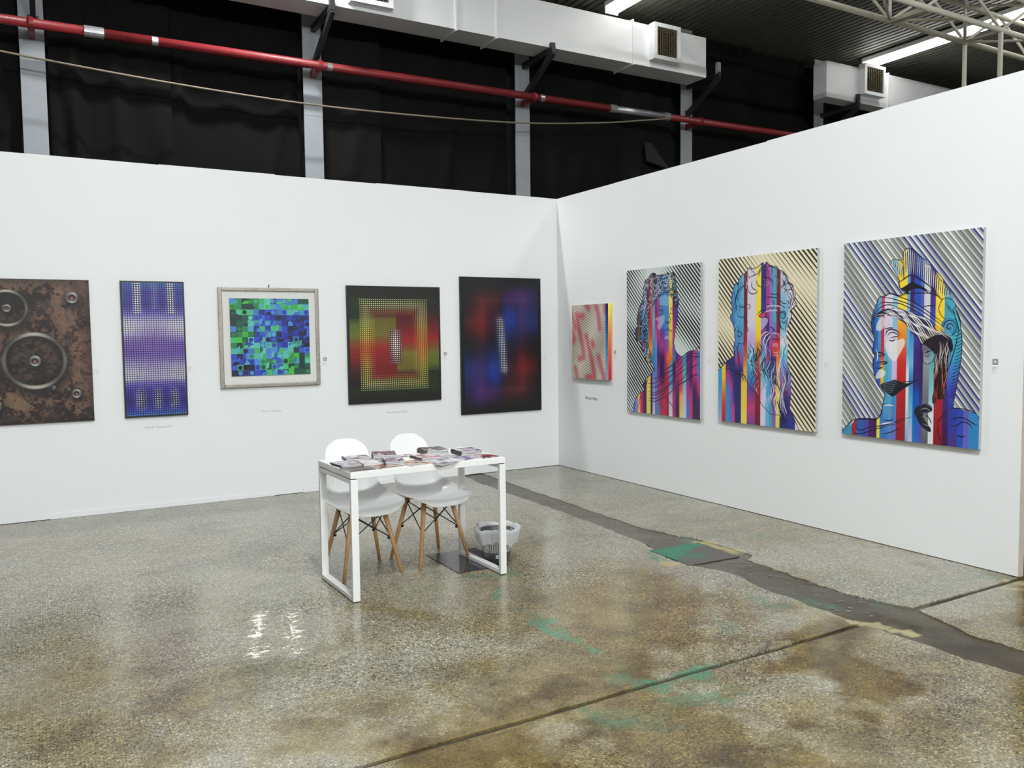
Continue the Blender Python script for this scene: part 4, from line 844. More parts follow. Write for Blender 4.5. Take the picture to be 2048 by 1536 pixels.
def art_helmet():
    rng = np.random.default_rng(3); A = Art(1000, 1400, 1.)
    X, Y = A.X, A.Y
    a = np.radians(52.5); per = 34.
    t = (X * np.sin(a) - Y * np.cos(a)) / per; f = t - np.floor(t)
    u = X * np.cos(a) + Y * np.sin(a)
    g = fbm(A.H, A.W, 420, rng, 2)
    blue = np.clip((np.sin(np.floor(t) * .62 + .5) + .35 * np.sin(u / 150.) - .15) * 2.5, 0, 1)
    base = ramp(f, [(0, (222, 226, 222)), (.30, (226, 229, 226)), (.36, (196, 202, 198)), (.40, (150, 154, 150)), (.86, (164, 168, 164)), (1, (172, 176, 172))])
    base = base * (.92 + .1 * np.sin(u / 160. + np.floor(t))[..., None])
    wid = .05 + .13 * blue
    k = np.clip((wid - np.abs(f - .90)) / .05 + .5, 0, 1)[..., None]
    A.a[:] = base * (1 - k) + (C255(40, 42, 46) * (1 - blue[..., None]) + C255(38, 44, 138) * blue[..., None]) * k
    W_, T_ = (215, 208, 226), (70, 155, 190)
    S = [(-99, 0, [(0, T_)]), (0, 85, [(0, T_), (1400, (60, 140, 175))]), (85, 120, [(0, (170, 35, 45))]), (120, 177, [(0, (50, 90, 170))]), (177, 219, [(0, (40, 80, 170)), (1400, (70, 70, 160))]),
     (219, 258, [(0, (30, 90, 160)), (1000, (36, 60, 140)), (1150, (72, 30, 92))]), (258, 284, [(0, (50, 130, 190)), (900, (44, 84, 170)), (1100, (50, 70, 160)), (1200, (58, 25, 80))]),
     (284, 308, [(0, (80, 160, 200)), (700, (60, 150, 195)), (1000, (60, 80, 170)), (1170, (90, 90, 180)), (1190, (226, 216, 64)), (1400, (226, 216, 64))]),
     (308, 333, [(0, (170, 40, 60)), (620, (178, 44, 66)), (820, (196, 50, 46)), (860, (226, 140, 44)), (960, (228, 190, 50)), (1010, (210, 170, 50)), (1060, (60, 130, 190)), (1400, (50, 110, 190))]),
     (333, 369, [(0, W_), (700, (210, 200, 222)), (800, (80, 170, 190)), (950, (70, 165, 195)), (1200, (70, 150, 195)), (1400, (50, 110, 190))]),
     (369, 394, [(0, (205, 205, 226)), (760, (214, 206, 224)), (860, (110, 170, 205)), (1000, (90, 170, 200)), (1400, (90, 120, 195))]),
     (394, 432, [(0, (110, 180, 205)), (600, (130, 190, 210)), (680, (200, 190, 224)), (1000, (200, 180, 220)), (1060, (60, 140, 190)), (1400, (100, 110, 190))]),
     (432, 500, [(0, (236, 214, 66)), (520, (240, 206, 50)), (600, (232, 160, 50)), (700, (228, 124, 40)), (770, (216, 80, 40)), (860, (198, 42, 40)), (1200, (160, 28, 36)), (1400, (140, 24, 34))]),
     (500, 521, [(0, (90, 90, 180)), (500, (90, 180, 215)), (800, (90, 170, 210)), (930, (215, 220, 226)), (1150, (206, 214, 218)), (1400, (110, 170, 200))]),
     (521, 552, [(0, (60, 30, 92)), (600, (64, 34, 100)), (680, (60, 140, 200)), (860, (110, 180, 216)), (980, (50, 120, 190)), (1150, (90, 170, 205)), (1400, (200, 185, 220))]),
     (552, 596, [(0, (44, 60, 150)), (500, (40, 84, 180)), (660, (50, 70, 170)), (760, (62, 40, 120)), (980, (56, 30, 104)), (1080, (10, 84, 172)), (1400, (40, 110, 190))]),
     (596, 621, [(0, (60, 140, 190)), (450, (80, 90, 180)), (600, (104, 80, 180)), (720, (48, 24, 84)), (1000, (50, 26, 90)), (1200, (78, 64, 156)), (1400, (90, 80, 170))]),
     (621, 664, [(0, (200, 205, 210)), (640, (204, 208, 210)), (760, (60, 40, 80)), (840, (146, 150, 154)), (1100, (104, 108, 108)), (1250, (120, 124, 124)), (1400, (84, 90, 90))]),
     (664, 701, [(0, (60, 30, 90)), (480, (70, 50, 140)), (560, (60, 84, 184)), (700, (60, 70, 160)), (840, (70, 170, 180)), (1100, (150, 192, 206)), (1200, (214, 218, 220)), (1400, (216, 220, 222))]),
     (701, 761, [(0, (234, 212, 80)), (560, (238, 206, 50)), (700, (236, 180, 40)), (800, (200, 80, 40)), (950, (150, 30, 40)), (1150, (160, 30, 40)), (1400, (130, 22, 32))]),
     (761, 799, [(0, (80, 170, 185)), (700, (60, 150, 180)), (900, (50, 120, 180)), (1100, (60, 40, 120)), (1400, (58, 22, 66))]),
     (799, 858, [(0, (80, 170, 190)), (760, (66, 160, 180)), (900, (70, 110, 190)), (1150, (50, 60, 150)), (1250, (44, 60, 160)), (1400, (80, 50, 124))]),
     (858, 899, [(0, (70, 150, 180)), (900, (70, 120, 190)), (1150, (44, 70, 170)), (1400, (40, 80, 180))]), (899, 934, [(0, (100, 100, 190)), (1250, (96, 90, 180)), (1400, (100, 100, 190))]), (934, 1200, [(0, (50, 130, 190)), (1400, (50, 130, 190))])]
    fn = stripes_fn(S); sil = A.region(TR['h_sil'])
    A.poly(TR['h_sil'], fn)
    # crest plumes
    for key in ('h_crestL', 'h_crest'):
        rg = A.region(TR[key]); ys, xs = np.nonzero(rg); x0, x1 = xs.min(), xs.max()
        for q in range(int((x1 - x0) / 7)):
            x = x0 + 4 + q * 7.; col = np.nonzero(rg[:, int(min(x, A.W - 1))])[0]
            if len(col) < 12: continue
            y0, y1 = col.min(), col.max(); c = INK if q % 2 == 0 else (C255(226, 222, 214) if rng.random() < .55 else fn(np.array([[x]]), np.array([[300.]]))[0, 0] * .6 + .4)
            lean = 14 if key == 'h_crestL' else -3
            A.line([(x - lean * .5, y0 + 4), (x, (y0 + y1) / 2), (x + lean * .6, y1 - rng.uniform(2, 30))], rng.uniform(3, 5.5), c, (.1, .4), 4, rg)
        strokes(A, [TR[key] + TR[key][:1]], 5, smooth=0, taper=(0, 0))
    A.poly(TR['h_block'], fn); A.poly(TR['h_under'], INK)
    strokes(A, [TR['h_block'] + TR['h_block'][:1]], 4.5, smooth=0, taper=(0, 0))
    # wing plate and shell ornament at the back
    wg = A.region(TR['h_wing'])
    A.poly(TR['h_wing'], lambda x, y: ramp(y, [(520, (80, 180, 190)), (800, (60, 160, 190)), (930, (60, 110, 190)), (1050, (60, 60, 170)), (1250, (50, 44, 140))]))
    W = np.array(TR['h_wing'])
    for q in range(26):
        y = 640 + q * 22.; row = np.nonzero(wg[int(y)])[0] if y < A.H else []
        if len(row) > 8:
            x1 = row.max(); A.line([(x1 - min(70, (x1 - row.min()) * .6), y + 16), (x1 - 26, y + 14), (x1 + 4, y - 6)], 4.5, INK, (.4, .1), 5, wg)
    strokes(A, [TR['h_wing'] + TR['h_wing'][:1]], 5, smooth=0, taper=(0, 0))
    A.poly(TR['h_shell'], fn, 1, 4); strokes(A, [TR['h_shell'] + TR['h_shell'][:1]], 4.5, taper=(0, 0))
    for q in range(5):
        x, y = np.array(TR['h_shell']).mean(0); A.line([(x - 14 + q * 14, y - 50 + q * 16), (x - 2 + q * 13, y - 20 + q * 16), (x + 4 + q * 12, y + 6 + q * 12)], 3.5, INK)
    cx, cy = TR['h_scroll'][0]; th = np.linspace(0, 15, 60); r = 4 + th * 3.4
    A.poly(np.stack([cx + 57 * np.cos(th[:26]), cy + 62 * np.sin(th[:26])], 1), lambda x, y: ramp(x, [(cx - 60, (60, 120, 170)), (cx + 60, (40, 140, 180))]))
    A.line(np.stack([cx + r * np.cos(th), cy + r * 1.08 * np.sin(th)], 1), 6, INK, (.1, 0), 0)
    A.line(np.stack([cx + 3 + (r - 4) * np.cos(th), cy + 3 + (r - 4) * 1.08 * np.sin(th)], 1)[12:52], 3, C255(150, 200, 215), (.2, .2), 0)
    # hair at the temple and behind the neck
    hr = A.region(TR['h_hair'], 4) & sil; A.poly(TR['h_hair'], INK, 1, 4, sil)
    Hh = np.array(TR['h_hair'])
    guide = [TR['h_hair'][k] for k in (1, 2, 3, 4, 5, 6, 7, 8, 9)]; low = [TR['h_hair'][k] for k in (0, 19, 18, 17, 16, 15, 14, 13, 11)]
    for q in range(15):
        k = (q + .5) / 15.; P = np.array(guide) * (1 - k) + np.array(low) * k
        P = spline(P, 5); d = np.gradient(P, axis=0); n = np.stack([-d[:, 1], d[:, 0]], 1); n /= np.linalg.norm(n, axis=1)[:, None] + 1e-9
        s = np.arange(len(P)); P = P + n * (7.5 * np.sin(s * .62 + q * .9))[:, None]
        a0 = rng.integers(0, 10); c = C255(222, 220, 222) if q % 4 != 2 else C255(60, 60, 110)
        A.line(P[a0:], rng.uniform(5, 8), c, (.15, .1), 0, hr)
        m = P[int(len(P) * .78):]
        A.line(m, 5, C255(226, 150, 60) if q % 3 == 0 else C255(200, 210, 216), (.3, .3), 0, hr)
    bk = A.region(TR['h_back'], 4); A.poly(TR['h_back'], lambda x, y: ramp(y, [(700, (32, 24, 36)), (900, (44, 16, 22)), (1200, (50, 14, 20))]), 1, 4)
    for q in range(26):
        x = rng.uniform(640, 790); y = rng.uniform(700, 1060); c = ramp(np.array([y]), [(700, (206, 206, 210)), (830, (190, 170, 160)), (900, (214, 110, 60)), (1000, (150, 40, 40)), (1200, (120, 26, 34))])[0]
        A.line([(x, y), (x + 16 * np.sin(q), y + 50), (x - 12 * np.sin(q * 1.7), y + 110), (x - 6, y + 170)], rng.uniform(3, 5.5), c, (.4, .5), 5, bk)
    A.poly(TR['h_ear'], fn, 1, 3); A.poly(TR['h_ear'], (.62, .66, .68), .45, 3); strokes(A, [TR['h_ear'] + TR['h_ear'][:1]], 4, taper=(0, 0))
    e = np.array(TR['h_ear']).mean(0); A.line([e + (-16, -6), e + (4, -16), e + (26, -22)], 9, INK); A.line([e + (-18, 4), e + (0, 18), e + (24, -6)], 4, INK)
    # light planes of the face
    for key, al in (('h_cheek', .82), ('h_brow', .75), ('h_chin', .8)):
        A.poly(TR[key], C255(228, 226, 224), al, 4)
    A.poly(TR['h_veil'], lambda x, y: fn(x, y) * .8 + .2, .7, 4)
    A.poly(TR['h_mass'], C255(24, 24, 30), 1, 4)
    for q in range(8):
        y = 985 + q * 12; A.line([(300 + q * 8, y + 18), (345, y + 4), (395, y - 8 + q), (470 - q * 10, y - 14)], 3.5, C255(96, 120, 140), clip=A.region(TR['h_mass'], 4))
    A.poly(TR['h_curl'], C255(30, 28, 40), 1, 3); c = np.array(TR['h_curl']).mean(0)
    for q in range(6): A.line([c + (-36 + q * 4, -60 + q * 22), c + (0 + q * 7, -84 + q * 30), c + (44, -60 + q * 26)], 4, C255(170, 176, 182) if q % 2 else C255(90, 100, 140), clip=A.region(TR['h_curl'], 3))
    strokes(A, TR['h_lines'], 6.5); strokes(A, TR['h_eye'], 8); strokes(A, TR['h_nose'], 9); strokes(A, TR['h_mouth'], 9)
    A.poly(TR['h_eye'][1], C255(220, 216, 222), 1, 3); strokes(A, TR['h_eye'], 5)
    for q in ([(300, 1305), (360, 1290), (420, 1280)], [(340, 1320), (400, 1300)], [(330, 1170), (380, 1160), (420, 1165)], [(70, 1330), (95, 1300), (110, 1260)], [(272, 760), (284, 820), (275, 860)]):
        A.line(q, 8, C255(226, 224, 230), (.4, .4))
    strokes(A, [TR['h_sil'][:30]], 6, smooth=3, taper=(0, 0)); strokes(A, [TR['h_sil'][26:36]], 6, smooth=3, taper=(0, 0))
    return A.pixels()

def art_youth():
    rng = np.random.default_rng(8); A = Art(1000, 1400, 1.); X, Y = A.X, A.Y
    f = .50 + .75 * np.sin(X / 160. - Y / 210. + 1.2 * np.sin(Y / 170.) + 2.1) * np.cos(Y / 300. + .4) + .12
    slant(A, 47.5, 29., .56, f, (26, 30, 32), (196, 206, 204))
    B, P_, M = (54, 124, 186), (78, 30, 96), (186, 52, 110)
    S = [(0, 129, [(0, (60, 110, 170)), (1250, (60, 120, 190))]), (129, 166, [(0, (60, 120, 180)), (1100, (150, 120, 190))]), (166, 199, [(0, (80, 130, 190)), (900, (230, 160, 60)), (1400, (236, 190, 100))]),
     (199, 239, [(0, (70, 140, 190)), (800, (120, 60, 120)), (950, (170, 50, 70)), (1300, (190, 44, 96))]), (239, 291, [(0, (200, 190, 210)), (400, (70, 140, 190)), (900, (90, 40, 90)), (1400, (70, 26, 80))]),
     (291, 329, [(0, (90, 60, 80)), (420, (150, 50, 70)), (600, (70, 140, 190)), (880, (224, 170, 70)), (1000, (216, 206, 90)), (1400, (214, 208, 96))]),
     (329, 350, [(0, (120, 30, 50)), (500, (170, 40, 60)), (620, (200, 60, 44)), (760, (224, 140, 44)), (900, (224, 180, 60)), (1400, (214, 208, 96))]),
     (350, 376, [(0, (200, 190, 200)), (560, (190, 60, 60)), (640, (206, 70, 40)), (760, (226, 150, 44)), (940, (110, 40, 90)), (1060, (80, 30, 80)), (1400, (36, 30, 40))]),
     (376, 412, [(0, (50, 36, 60)), (500, (110, 170, 200)), (760, (60, 140, 190)), (940, B), (1060, (120, 130, 200)), (1250, (160, 140, 200)), (1400, (205, 195, 220))]),
     (412, 440, [(0, (60, 60, 100)), (480, (150, 50, 110)), (700, (160, 110, 180)), (800, (70, 140, 200)), (1100, (80, 120, 200)), (1400, (60, 130, 180))]),
     (440, 476, [(0, (70, 130, 180)), (480, (180, 56, 120)), (660, M), (760, (90, 60, 150)), (830, P_), (1000, (130, 50, 130)), (1200, (170, 60, 110)), (1400, (70, 130, 180))]),
     (476, 545, [(0, (70, 130, 180)), (520, (60, 130, 190)), (620, (100, 60, 150)), (740, (160, 60, 130)), (860, (60, 26, 86)), (1000, (50, 24, 80)), (1150, (150, 40, 90)), (1400, (186, 44, 80))]),
     (545, 574, [(0, (80, 140, 190)), (560, (70, 130, 190)), (700, (140, 70, 150)), (820, (196, 50, 110)), (1000, (150, 40, 100)), (1150, (170, 36, 60)), (1400, (180, 36, 60))]),
     (574, 602, [(0, (80, 140, 190)), (560, (70, 130, 190)), (760, (120, 90, 170)), (860, (224, 110, 50)), (960, (206, 50, 40)), (1200, (170, 34, 50)), (1400, (130, 26, 50))]),
     (602, 650, [(0, (230, 220, 120)), (400, (226, 214, 90)), (620, (232, 196, 50)), (740, (226, 160, 50)), (860, (224, 110, 40)), (940, (60, 150, 190)), (1080, (80, 140, 190)), (1200, (180, 170, 205)), (1400, (214, 208, 216))]),
     (650, 690, [(0, (50, 40, 60)), (480, (130, 40, 110)), (640, (170, 60, 130)), (780, (110, 80, 170)), (860, (56, 130, 180)), (930, (40, 24, 80)), (1200, (150, 50, 110)), (1400, (170, 50, 110))]),
     (690, 741, [(0, (60, 150, 150)), (480, (70, 60, 150)), (700, (90, 60, 150)), (860, (100, 40, 110)), (950, (190, 50, 110)), (1150, (90, 30, 90)), (1400, (60, 26, 80))]),
     (741, 782, [(0, (60, 150, 150)), (900, (180, 50, 110)), (1050, (190, 50, 70)), (1140, (210, 80, 60)), (1200, (228, 160, 60)), (1400, (214, 208, 90))]),
     (782, 830, [(0, (60, 150, 150)), (860, (60, 150, 180)), (1050, (90, 180, 190)), (1200, (190, 180, 210)), (1400, (206, 198, 220))]),
     (830, 868, [(0, (90, 40, 100)), (950, (100, 36, 100)), (1150, (160, 60, 140)), (1300, (70, 120, 190)), (1400, (60, 120, 190))]),
     (868, 909, [(0, (60, 26, 80)), (1050, (80, 30, 96)), (1200, (180, 56, 120)), (1400, (190, 60, 120))]),
     (909, 960, [(0, (180, 50, 110)), (1000, (190, 56, 120)), (1150, (60, 26, 80)), (1400, (60, 30, 80))]), (960, 1100, [(0, (60, 120, 190)), (930, (60, 120, 190)), (1000, (120, 100, 180)), (1120, (190, 50, 110)), (1250, (60, 30, 84)), (1400, (50, 26, 70))])]
    fn = stripes_fn(S); A.poly(TR['y_sil'], fn)
    sil = A.region(TR['y_sil'])
    for key, al, c in (('y_cheek', .55, (206, 196, 214)), ('y_fore', .35, (200, 214, 226)), ('y_chin', .5, (210, 200, 210))): A.poly(TR[key], C255(*c), al, 3)
    hr = A.region(TR['y_hair'], 0)
    dk = lambda x, y: fn(x, y) * .55
    A.poly(TR['y_hair'], dk)
    for q in range(330):
        for _ in range(30):
            x, y = rng.uniform(200, 730), rng.uniform(80, 1000)
            if hr[int(y), int(x)]: break
        else: continue
        b = fn(np.array([[x]]), np.array([[y]]))[0, 0]; b = b if rng.random() < .3 else np.clip(b * .45 + .58, 0, 1) * C255(236, 240, 246)
        if x < 400 and y > 420 and rng.random() < .5: b = C255(70, 150, 200)
        if x > 660 and rng.random() < .6: b = C255(70, 150, 170)
        vert = x < 420 or y > 450
        curl(A, rng, x, y, rng.uniform(18, 36), (1.57 + rng.normal(0, .5)) if vert else rng.normal(0.1, .6), b, INK, rng.uniform(6, 10), hr)
    strokes(A, [TR['y_hair'] + TR['y_hair'][:1]], 4.5, smooth=3, taper=(0, 0))
    ch = A.region(TR['y_chest'])
    strokes(A, TR['y_drape'], 7.5, C255(38, 22, 60), ch)
    for q in TR['y_drape'][:11:1]:
        q = np.array(q, float); m = q[len(q) // 2 - 1: len(q) // 2 + 1] + (4, 9)
        A.line(m, 6, C255(226, 190, 214), (.4, .4), clip=ch, alpha=.8)
    strokes(A, TR['y_eyes'], 6.5, C255(60, 24, 84)); strokes(A, TR['y_nose'], 7, C255(60, 30, 50)); strokes(A, TR['y_mouth'], 7, C255(60, 24, 60))
    strokes(A, [TR['y_sil'][20:46]], 6, smooth=3, taper=(0, 0)); strokes(A, [TR['y_sil'][45:58]], 6, smooth=3, taper=(0, 0))
    e = np.array(TR['y_sil'])
    return A.pixels()

def art_beard():
    rng = np.random.default_rng(12); A = Art(1000, 1400, 1.); X, Y = A.X, A.Y
    f = .52 + .42 * np.sin(X / 150. - Y / 190. + 1.1 * np.sin(Y / 210. + X / 400.) + .6)
    slant(A, 49., 32., .50, f, (38, 34, 26), (222, 212, 176))
    B, N = (60, 120, 190), (36, 40, 110)
    S = [(-50, 42, [(0, (60, 150, 200)), (1100, (60, 150, 195)), (1400, (170, 170, 205))]), (42, 84, [(0, (60, 150, 200)), (880, (228, 214, 60)), (1020, (230, 190, 44)), (1140, (222, 120, 40)), (1250, (206, 60, 40)), (1400, (170, 30, 44))]),
     (84, 133, [(0, (60, 150, 200)), (880, N), (1000, (170, 56, 130)), (1100, (70, 120, 190)), (1400, (60, 140, 195))]), (133, 164, [(0, (60, 140, 195)), (950, (40, 40, 110)), (1080, (190, 50, 120)), (1180, (120, 90, 170)), (1400, (90, 110, 190))]),
     (164, 190, [(0, (70, 140, 190)), (700, (70, 100, 180)), (900, (36, 40, 110)), (1180, (60, 50, 130)), (1280, (190, 56, 120)), (1400, (200, 60, 130))]),
     (190, 259, [(0, (90, 140, 190)), (400, (80, 170, 200)), (760, (80, 120, 190)), (860, (170, 60, 130)), (960, (34, 36, 100)), (1400, (34, 40, 110))]),
     (259, 283, [(0, (200, 192, 210)), (480, (90, 170, 205)), (800, (70, 130, 190)), (950, (80, 60, 140)), (1060, (230, 190, 60)), (1400, (226, 212, 84))]),
     (283, 322, [(0, (110, 30, 50)), (560, (116, 28, 46)), (720, (180, 40, 50)), (800, (206, 70, 40)), (940, (226, 160, 50)), (1060, (232, 190, 50)), (1400, (226, 212, 84))]),
     (322, 409, [(0, (214, 206, 216)), (560, (210, 204, 222)), (720, (180, 160, 210)), (820, (80, 170, 200)), (1000, (60, 130, 190)), (1120, (100, 60, 140)), (1250, (190, 56, 120)), (1400, (120, 60, 140))]),
     (409, 466, [(0, (228, 220, 110)), (480, (236, 214, 60)), (640, (236, 206, 50)), (760, (230, 150, 44)), (840, (210, 90, 50)), (960, (180, 36, 44)), (1150, (140, 26, 44)), (1400, (100, 24, 44))]),
     (466, 518, [(0, (40, 40, 100)), (400, (50, 50, 130)), (560, (40, 70, 150)), (620, (150, 60, 130)), (720, (110, 110, 190)), (840, (70, 150, 200)), (1000, (110, 180, 205)), (1100, (200, 190, 216)), (1400, (214, 208, 222))]),
     (518, 553, [(0, (150, 56, 130)), (480, (170, 60, 130)), (560, (60, 40, 110)), (700, (40, 50, 130)), (840, (170, 60, 130)), (1000, (80, 170, 205)), (1400, (110, 170, 210))]),
     (553, 586, [(0, (120, 110, 190)), (500, (150, 110, 190)), (640, (140, 100, 190)), (760, (180, 60, 120)), (840, (40, 44, 120)), (1000, (90, 130, 190)), (1400, (70, 160, 180))]),
     (586, 623, [(0, (70, 160, 180)), (520, (70, 170, 185)), (640, (130, 90, 180)), (720, (190, 60, 90)), (800, (210, 60, 60)), (860, (40, 44, 120)), (1100, (140, 60, 140)), (1400, (130, 100, 180))]),
     (623, 661, [(0, (110, 30, 50)), (600, (130, 30, 50)), (720, (196, 50, 60)), (820, (216, 110, 50)), (950, (230, 180, 100)), (1100, (232, 200, 60)), (1400, (226, 212, 84))]),
     (661, 741, [(0, (210, 200, 216)), (560, (90, 170, 205)), (720, (214, 220, 226)), (800, (90, 180, 200)), (900, (100, 130, 200)), (1050, (150, 60, 130)), (1180, (40, 40, 110)), (1400, (34, 40, 110))]),
     (741, 812, [(0, (208, 200, 214)), (760, (206, 206, 222)), (900, (150, 160, 205)), (1100, (120, 80, 150)), (1200, (60, 40, 110)), (1400, (44, 54, 140))]), (812, 1100, [(0, (206, 200, 214)), (1300, (205, 210, 220)), (1400, (205, 210, 220))])]
    fn = stripes_fn(S); A.poly(TR['b_sil'], fn); sil = A.region(TR['b_sil'])
    A.poly(TR['b_cheek'], C255(212, 198, 216), .7, 3)
    for key, n, ang, c in (('b_hairL', 44, 1.75, (150, 200, 220)), ('b_hairR', 44, 1.2, (232, 228, 236)), ('b_top', 34, .9, (224, 216, 226))):
        rg = A.region(TR[key]) & sil; ys, xs = np.nonzero(rg)
        if key != 'b_top': A.poly(TR[key], C255(70, 150, 200) if key == 'b_hairL' else C255(200, 194, 208), .45, 0, sil)
        for q in range(n):
            k = rng.integers(len(ys)); b = fn(np.array([[xs[k]]]), np.array([[ys[k]]]))[0, 0]
            A.line([(xs[k] - 10 + 0., ys[k] - 26.), (xs[k] + rng.normal(0, 9), ys[k] + 0.), (xs[k] + rng.normal(0, 12), ys[k] + 28.)], rng.uniform(3, 6), INK if q % 2 else b * .4 + C255(*c) * .6, (.4, .4), 5, rg)
    bd = A.region(TR['b_beard']) & sil
    bf = fn
    A.poly(TR['b_beard'], bf, 1, 0, sil)
    top = np.array([(330, 720), (380, 700), (420, 690), (460, 690), (500, 700), (545, 760), (600, 880), (640, 870), (670, 740), (700, 700), (728, 690)], float)
    bot = np.array([(345, 940), (390, 1060), (430, 1110), (480, 1150), (520, 1190), (570, 1260), (620, 1290), (665, 1330), (700, 1330), (735, 1260), (760, 1230)], float)
    for q in range(140):
        k = rng.uniform(0, 10); i = int(min(k, 9)); fr = k - i
        p0 = top[i] * (1 - fr) + top[i + 1] * fr; p1 = bot[i] * (1 - fr) + bot[i + 1] * fr
        a, b_ = sorted(rng.uniform(-.05, 1.05, 2)); b_ = min(a + rng.uniform(.25, .55), 1.05)
        t = np.linspace(a, b_, 12)
        P = p0 + np.outer(t, p1 - p0); P[:, 0] += 17 * np.sin(t * 13 + p0[0] / 90.) + 5 * np.sin(t * 31 + q); 
        c = fn(P[5:6, :1], P[5:6, 1:])[0, 0]
        r = rng.random()
        c = INK if r < .36 else (np.clip(c * .35 + .62, 0, 1) if r < .72 else (C255(70, 160, 205) if rng.random() < .5 else c))
        A.line(P, rng.uniform(4, 8.5), c, (.35, .35), 3, bd)
    strokes(A, TR['b_tash'], 8, C255(232, 222, 228)); strokes(A, [np.array(q) + (6, 4) for q in TR['b_tash']], 3.5)
    strokes(A, [TR['b_beard'][18:]], 5, smooth=3, taper=(0, 0))
    strokes(A, TR['b_lines'], 7); strokes(A, TR['b_eyes'], 7); strokes(A, TR['b_nose'], 7); strokes(A, TR['b_mouth'], 6)
    A.poly(TR['b_eyes'][1], C255(200, 60, 110), 1, 3); A.poly(TR['b_eyes'][3], C255(60, 160, 195), 1, 3); strokes(A, TR['b_eyes'], 4.5)
    for x, y, l in ((585, 730, 60), (585, 745, 60), (590, 800, 56), (595, 820, 50)): A.line([(x, y), (x + l / 2, y - 3), (x + l, y)], 5, C255(236, 190, 200))
    for q in ([(520, 430), (560, 420), (640, 424), (690, 440)], [(500, 470), (560, 458), (640, 460)]): A.line(q, 12, C255(206, 200, 216), (.2, .2), alpha=.8)
    strokes(A, [TR['b_sil'][:34]], 6, smooth=3, taper=(0, 0)); strokes(A, [TR['b_sil'][46:] + TR['b_sil'][:1]], 6, smooth=3, taper=(0, 0))
    return A.pixels()

# ================================================================ PICTURES ON THE BACK WALL (y = 0) AND RIGHT WALL (x = 0)
EDGEW = mat('canvas_edge', (.40, .41, .41), .7, noise=(60, .05), bump=(300, .3))
EDGED = mat('dark_frame', (.012, .012, .016), .45)
EDGER = mat('panel_edge_brown', (.045, .028, .022), .6, noise=(30, .3))
def quad(name, co, uv, m, parent):
    me = bpy.data.meshes.new(name); me.from_pydata(co, [], [(0, 1, 2, 3)]); l = me.uv_layers.new(name='UVMap')
    for i, q in enumerate(uv): l.data[i].uv = q
    return link(name, me, m, parent)
UV4 = [(0, 0), (1, 0), (1, 1), (0, 1)]
def pic_back(label, x0, x1, z0, z1, d, px, edge, group, rough=.35, frame=0.):
    t = empty('picture', label, 'picture', ((x0 + x1) / 2, 0, z0), group=group); w_, h = x1 - x0, z1 - z0
    boxm('stretcher', (-w_ / 2, -d, 0), (w_ / 2, -.001, h), edge, t, .0015)
    f = frame
    quad('painted_face', [(-w_ / 2 + f, -d - .0006, f), (w_ / 2 - f, -d - .0006, f), (w_ / 2 - f, -d - .0006, h - f), (-w_ / 2 + f, -d - .0006, h - f)], UV4, mat_picture('face', px, rough), t)
    return t
def pic_right(label, y0, y1, z0, z1, d, px, edge, group, rough=.35):
    """y0 is the far (left) edge, y1 the near one"""
    t = empty('picture', label, 'picture', (0, (y0 + y1) / 2, z0), group=group); w_, h = y0 - y1, z1 - z0
    boxm('stretcher', (-d, -w_ / 2, 0), (-.001, w_ / 2, h), edge, t, .0015)
    quad('painted_face', [(-d - .0006, w_ / 2, 0), (-d - .0006, -w_ / 2, 0), (-d - .0006, -w_ / 2, h), (-d - .0006, w_ / 2, h)], UV4, mat_picture('face', px, rough), t)
    return t
GB, GR = 'pictures on the back wall', 'pictures on the right wall'
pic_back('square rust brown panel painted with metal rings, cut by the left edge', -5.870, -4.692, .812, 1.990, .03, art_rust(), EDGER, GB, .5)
pic_back('tall narrow violet and blue mosaic picture, next to the rust panel', -4.456, -3.946, .815, 1.992, .03, art_violet(), EDGED, GB, .4, .012)
pic_back('olive and red dot picture in a dark square with a white centre', -2.463, -1.468, .826, 1.990, .03, art_fire(), EDGED, GB, .42)
pic_back('tall black picture glowing red and blue, nearest the corner', -1.232, -.242, .650, 2.107, .03, art_night(), EDGED, GB, .42)
# framed print with a pale mount
t = empty('framed_print', 'square print of blue and green blocks in a silver frame', 'picture', (-3.202, 0, 1.035), group=GB)
FR = mat('aged_silver_frame', (.34, .32, .28), .38, metal=.55, noise=(35, .35), bump=(90, .3))
MOUNT = mat('mount_board', (.70, .71, .68), .75, noise=(80, .02))
hw, hh = .459, .919
for lo, hi in (((-hw, -.04, 0), (-hw + .034, -.004, hh)), ((hw - .034, -.04, 0), (hw, -.004, hh)), ((-hw + .034, -.04, 0), (hw - .034, -.004, .034)), ((-hw + .034, -.04, hh - .034), (hw - .034, -.004, hh))):
    bm = bmesh.new(); b_box(bm, lo, hi, .007); fm = link('frame_moulding', mesh_of(bm, 'frame_moulding'), FR, t)
boxm('mount', (-hw + .03, -.022, .03), (hw - .03, -.012, hh - .03), MOUNT, t)
boxm('block', (-.361, -.032, .108), (.363, -.023, .818), EDGED, t, .001)
quad('printed_face', [(-.361, -.0326, .108), (.363, -.0326, .108), (.363, -.0326, .818), (-.361, -.0326, .818)], UV4, mat_picture('blocks', art_blocks(), .5), t)
bm = bmesh.new(); b_tube(bm, (-.0, -.012, hh), (-.0, -.012, hh + .022), .0035); lathe(bm, [(.0001, hh + .03), (.007, hh + .024), (.0001, hh + .018)], 10, 0, -.012); link('hanging_hook', mesh_of(bm, 'hanging_hook'), BLACK_STEEL, t)
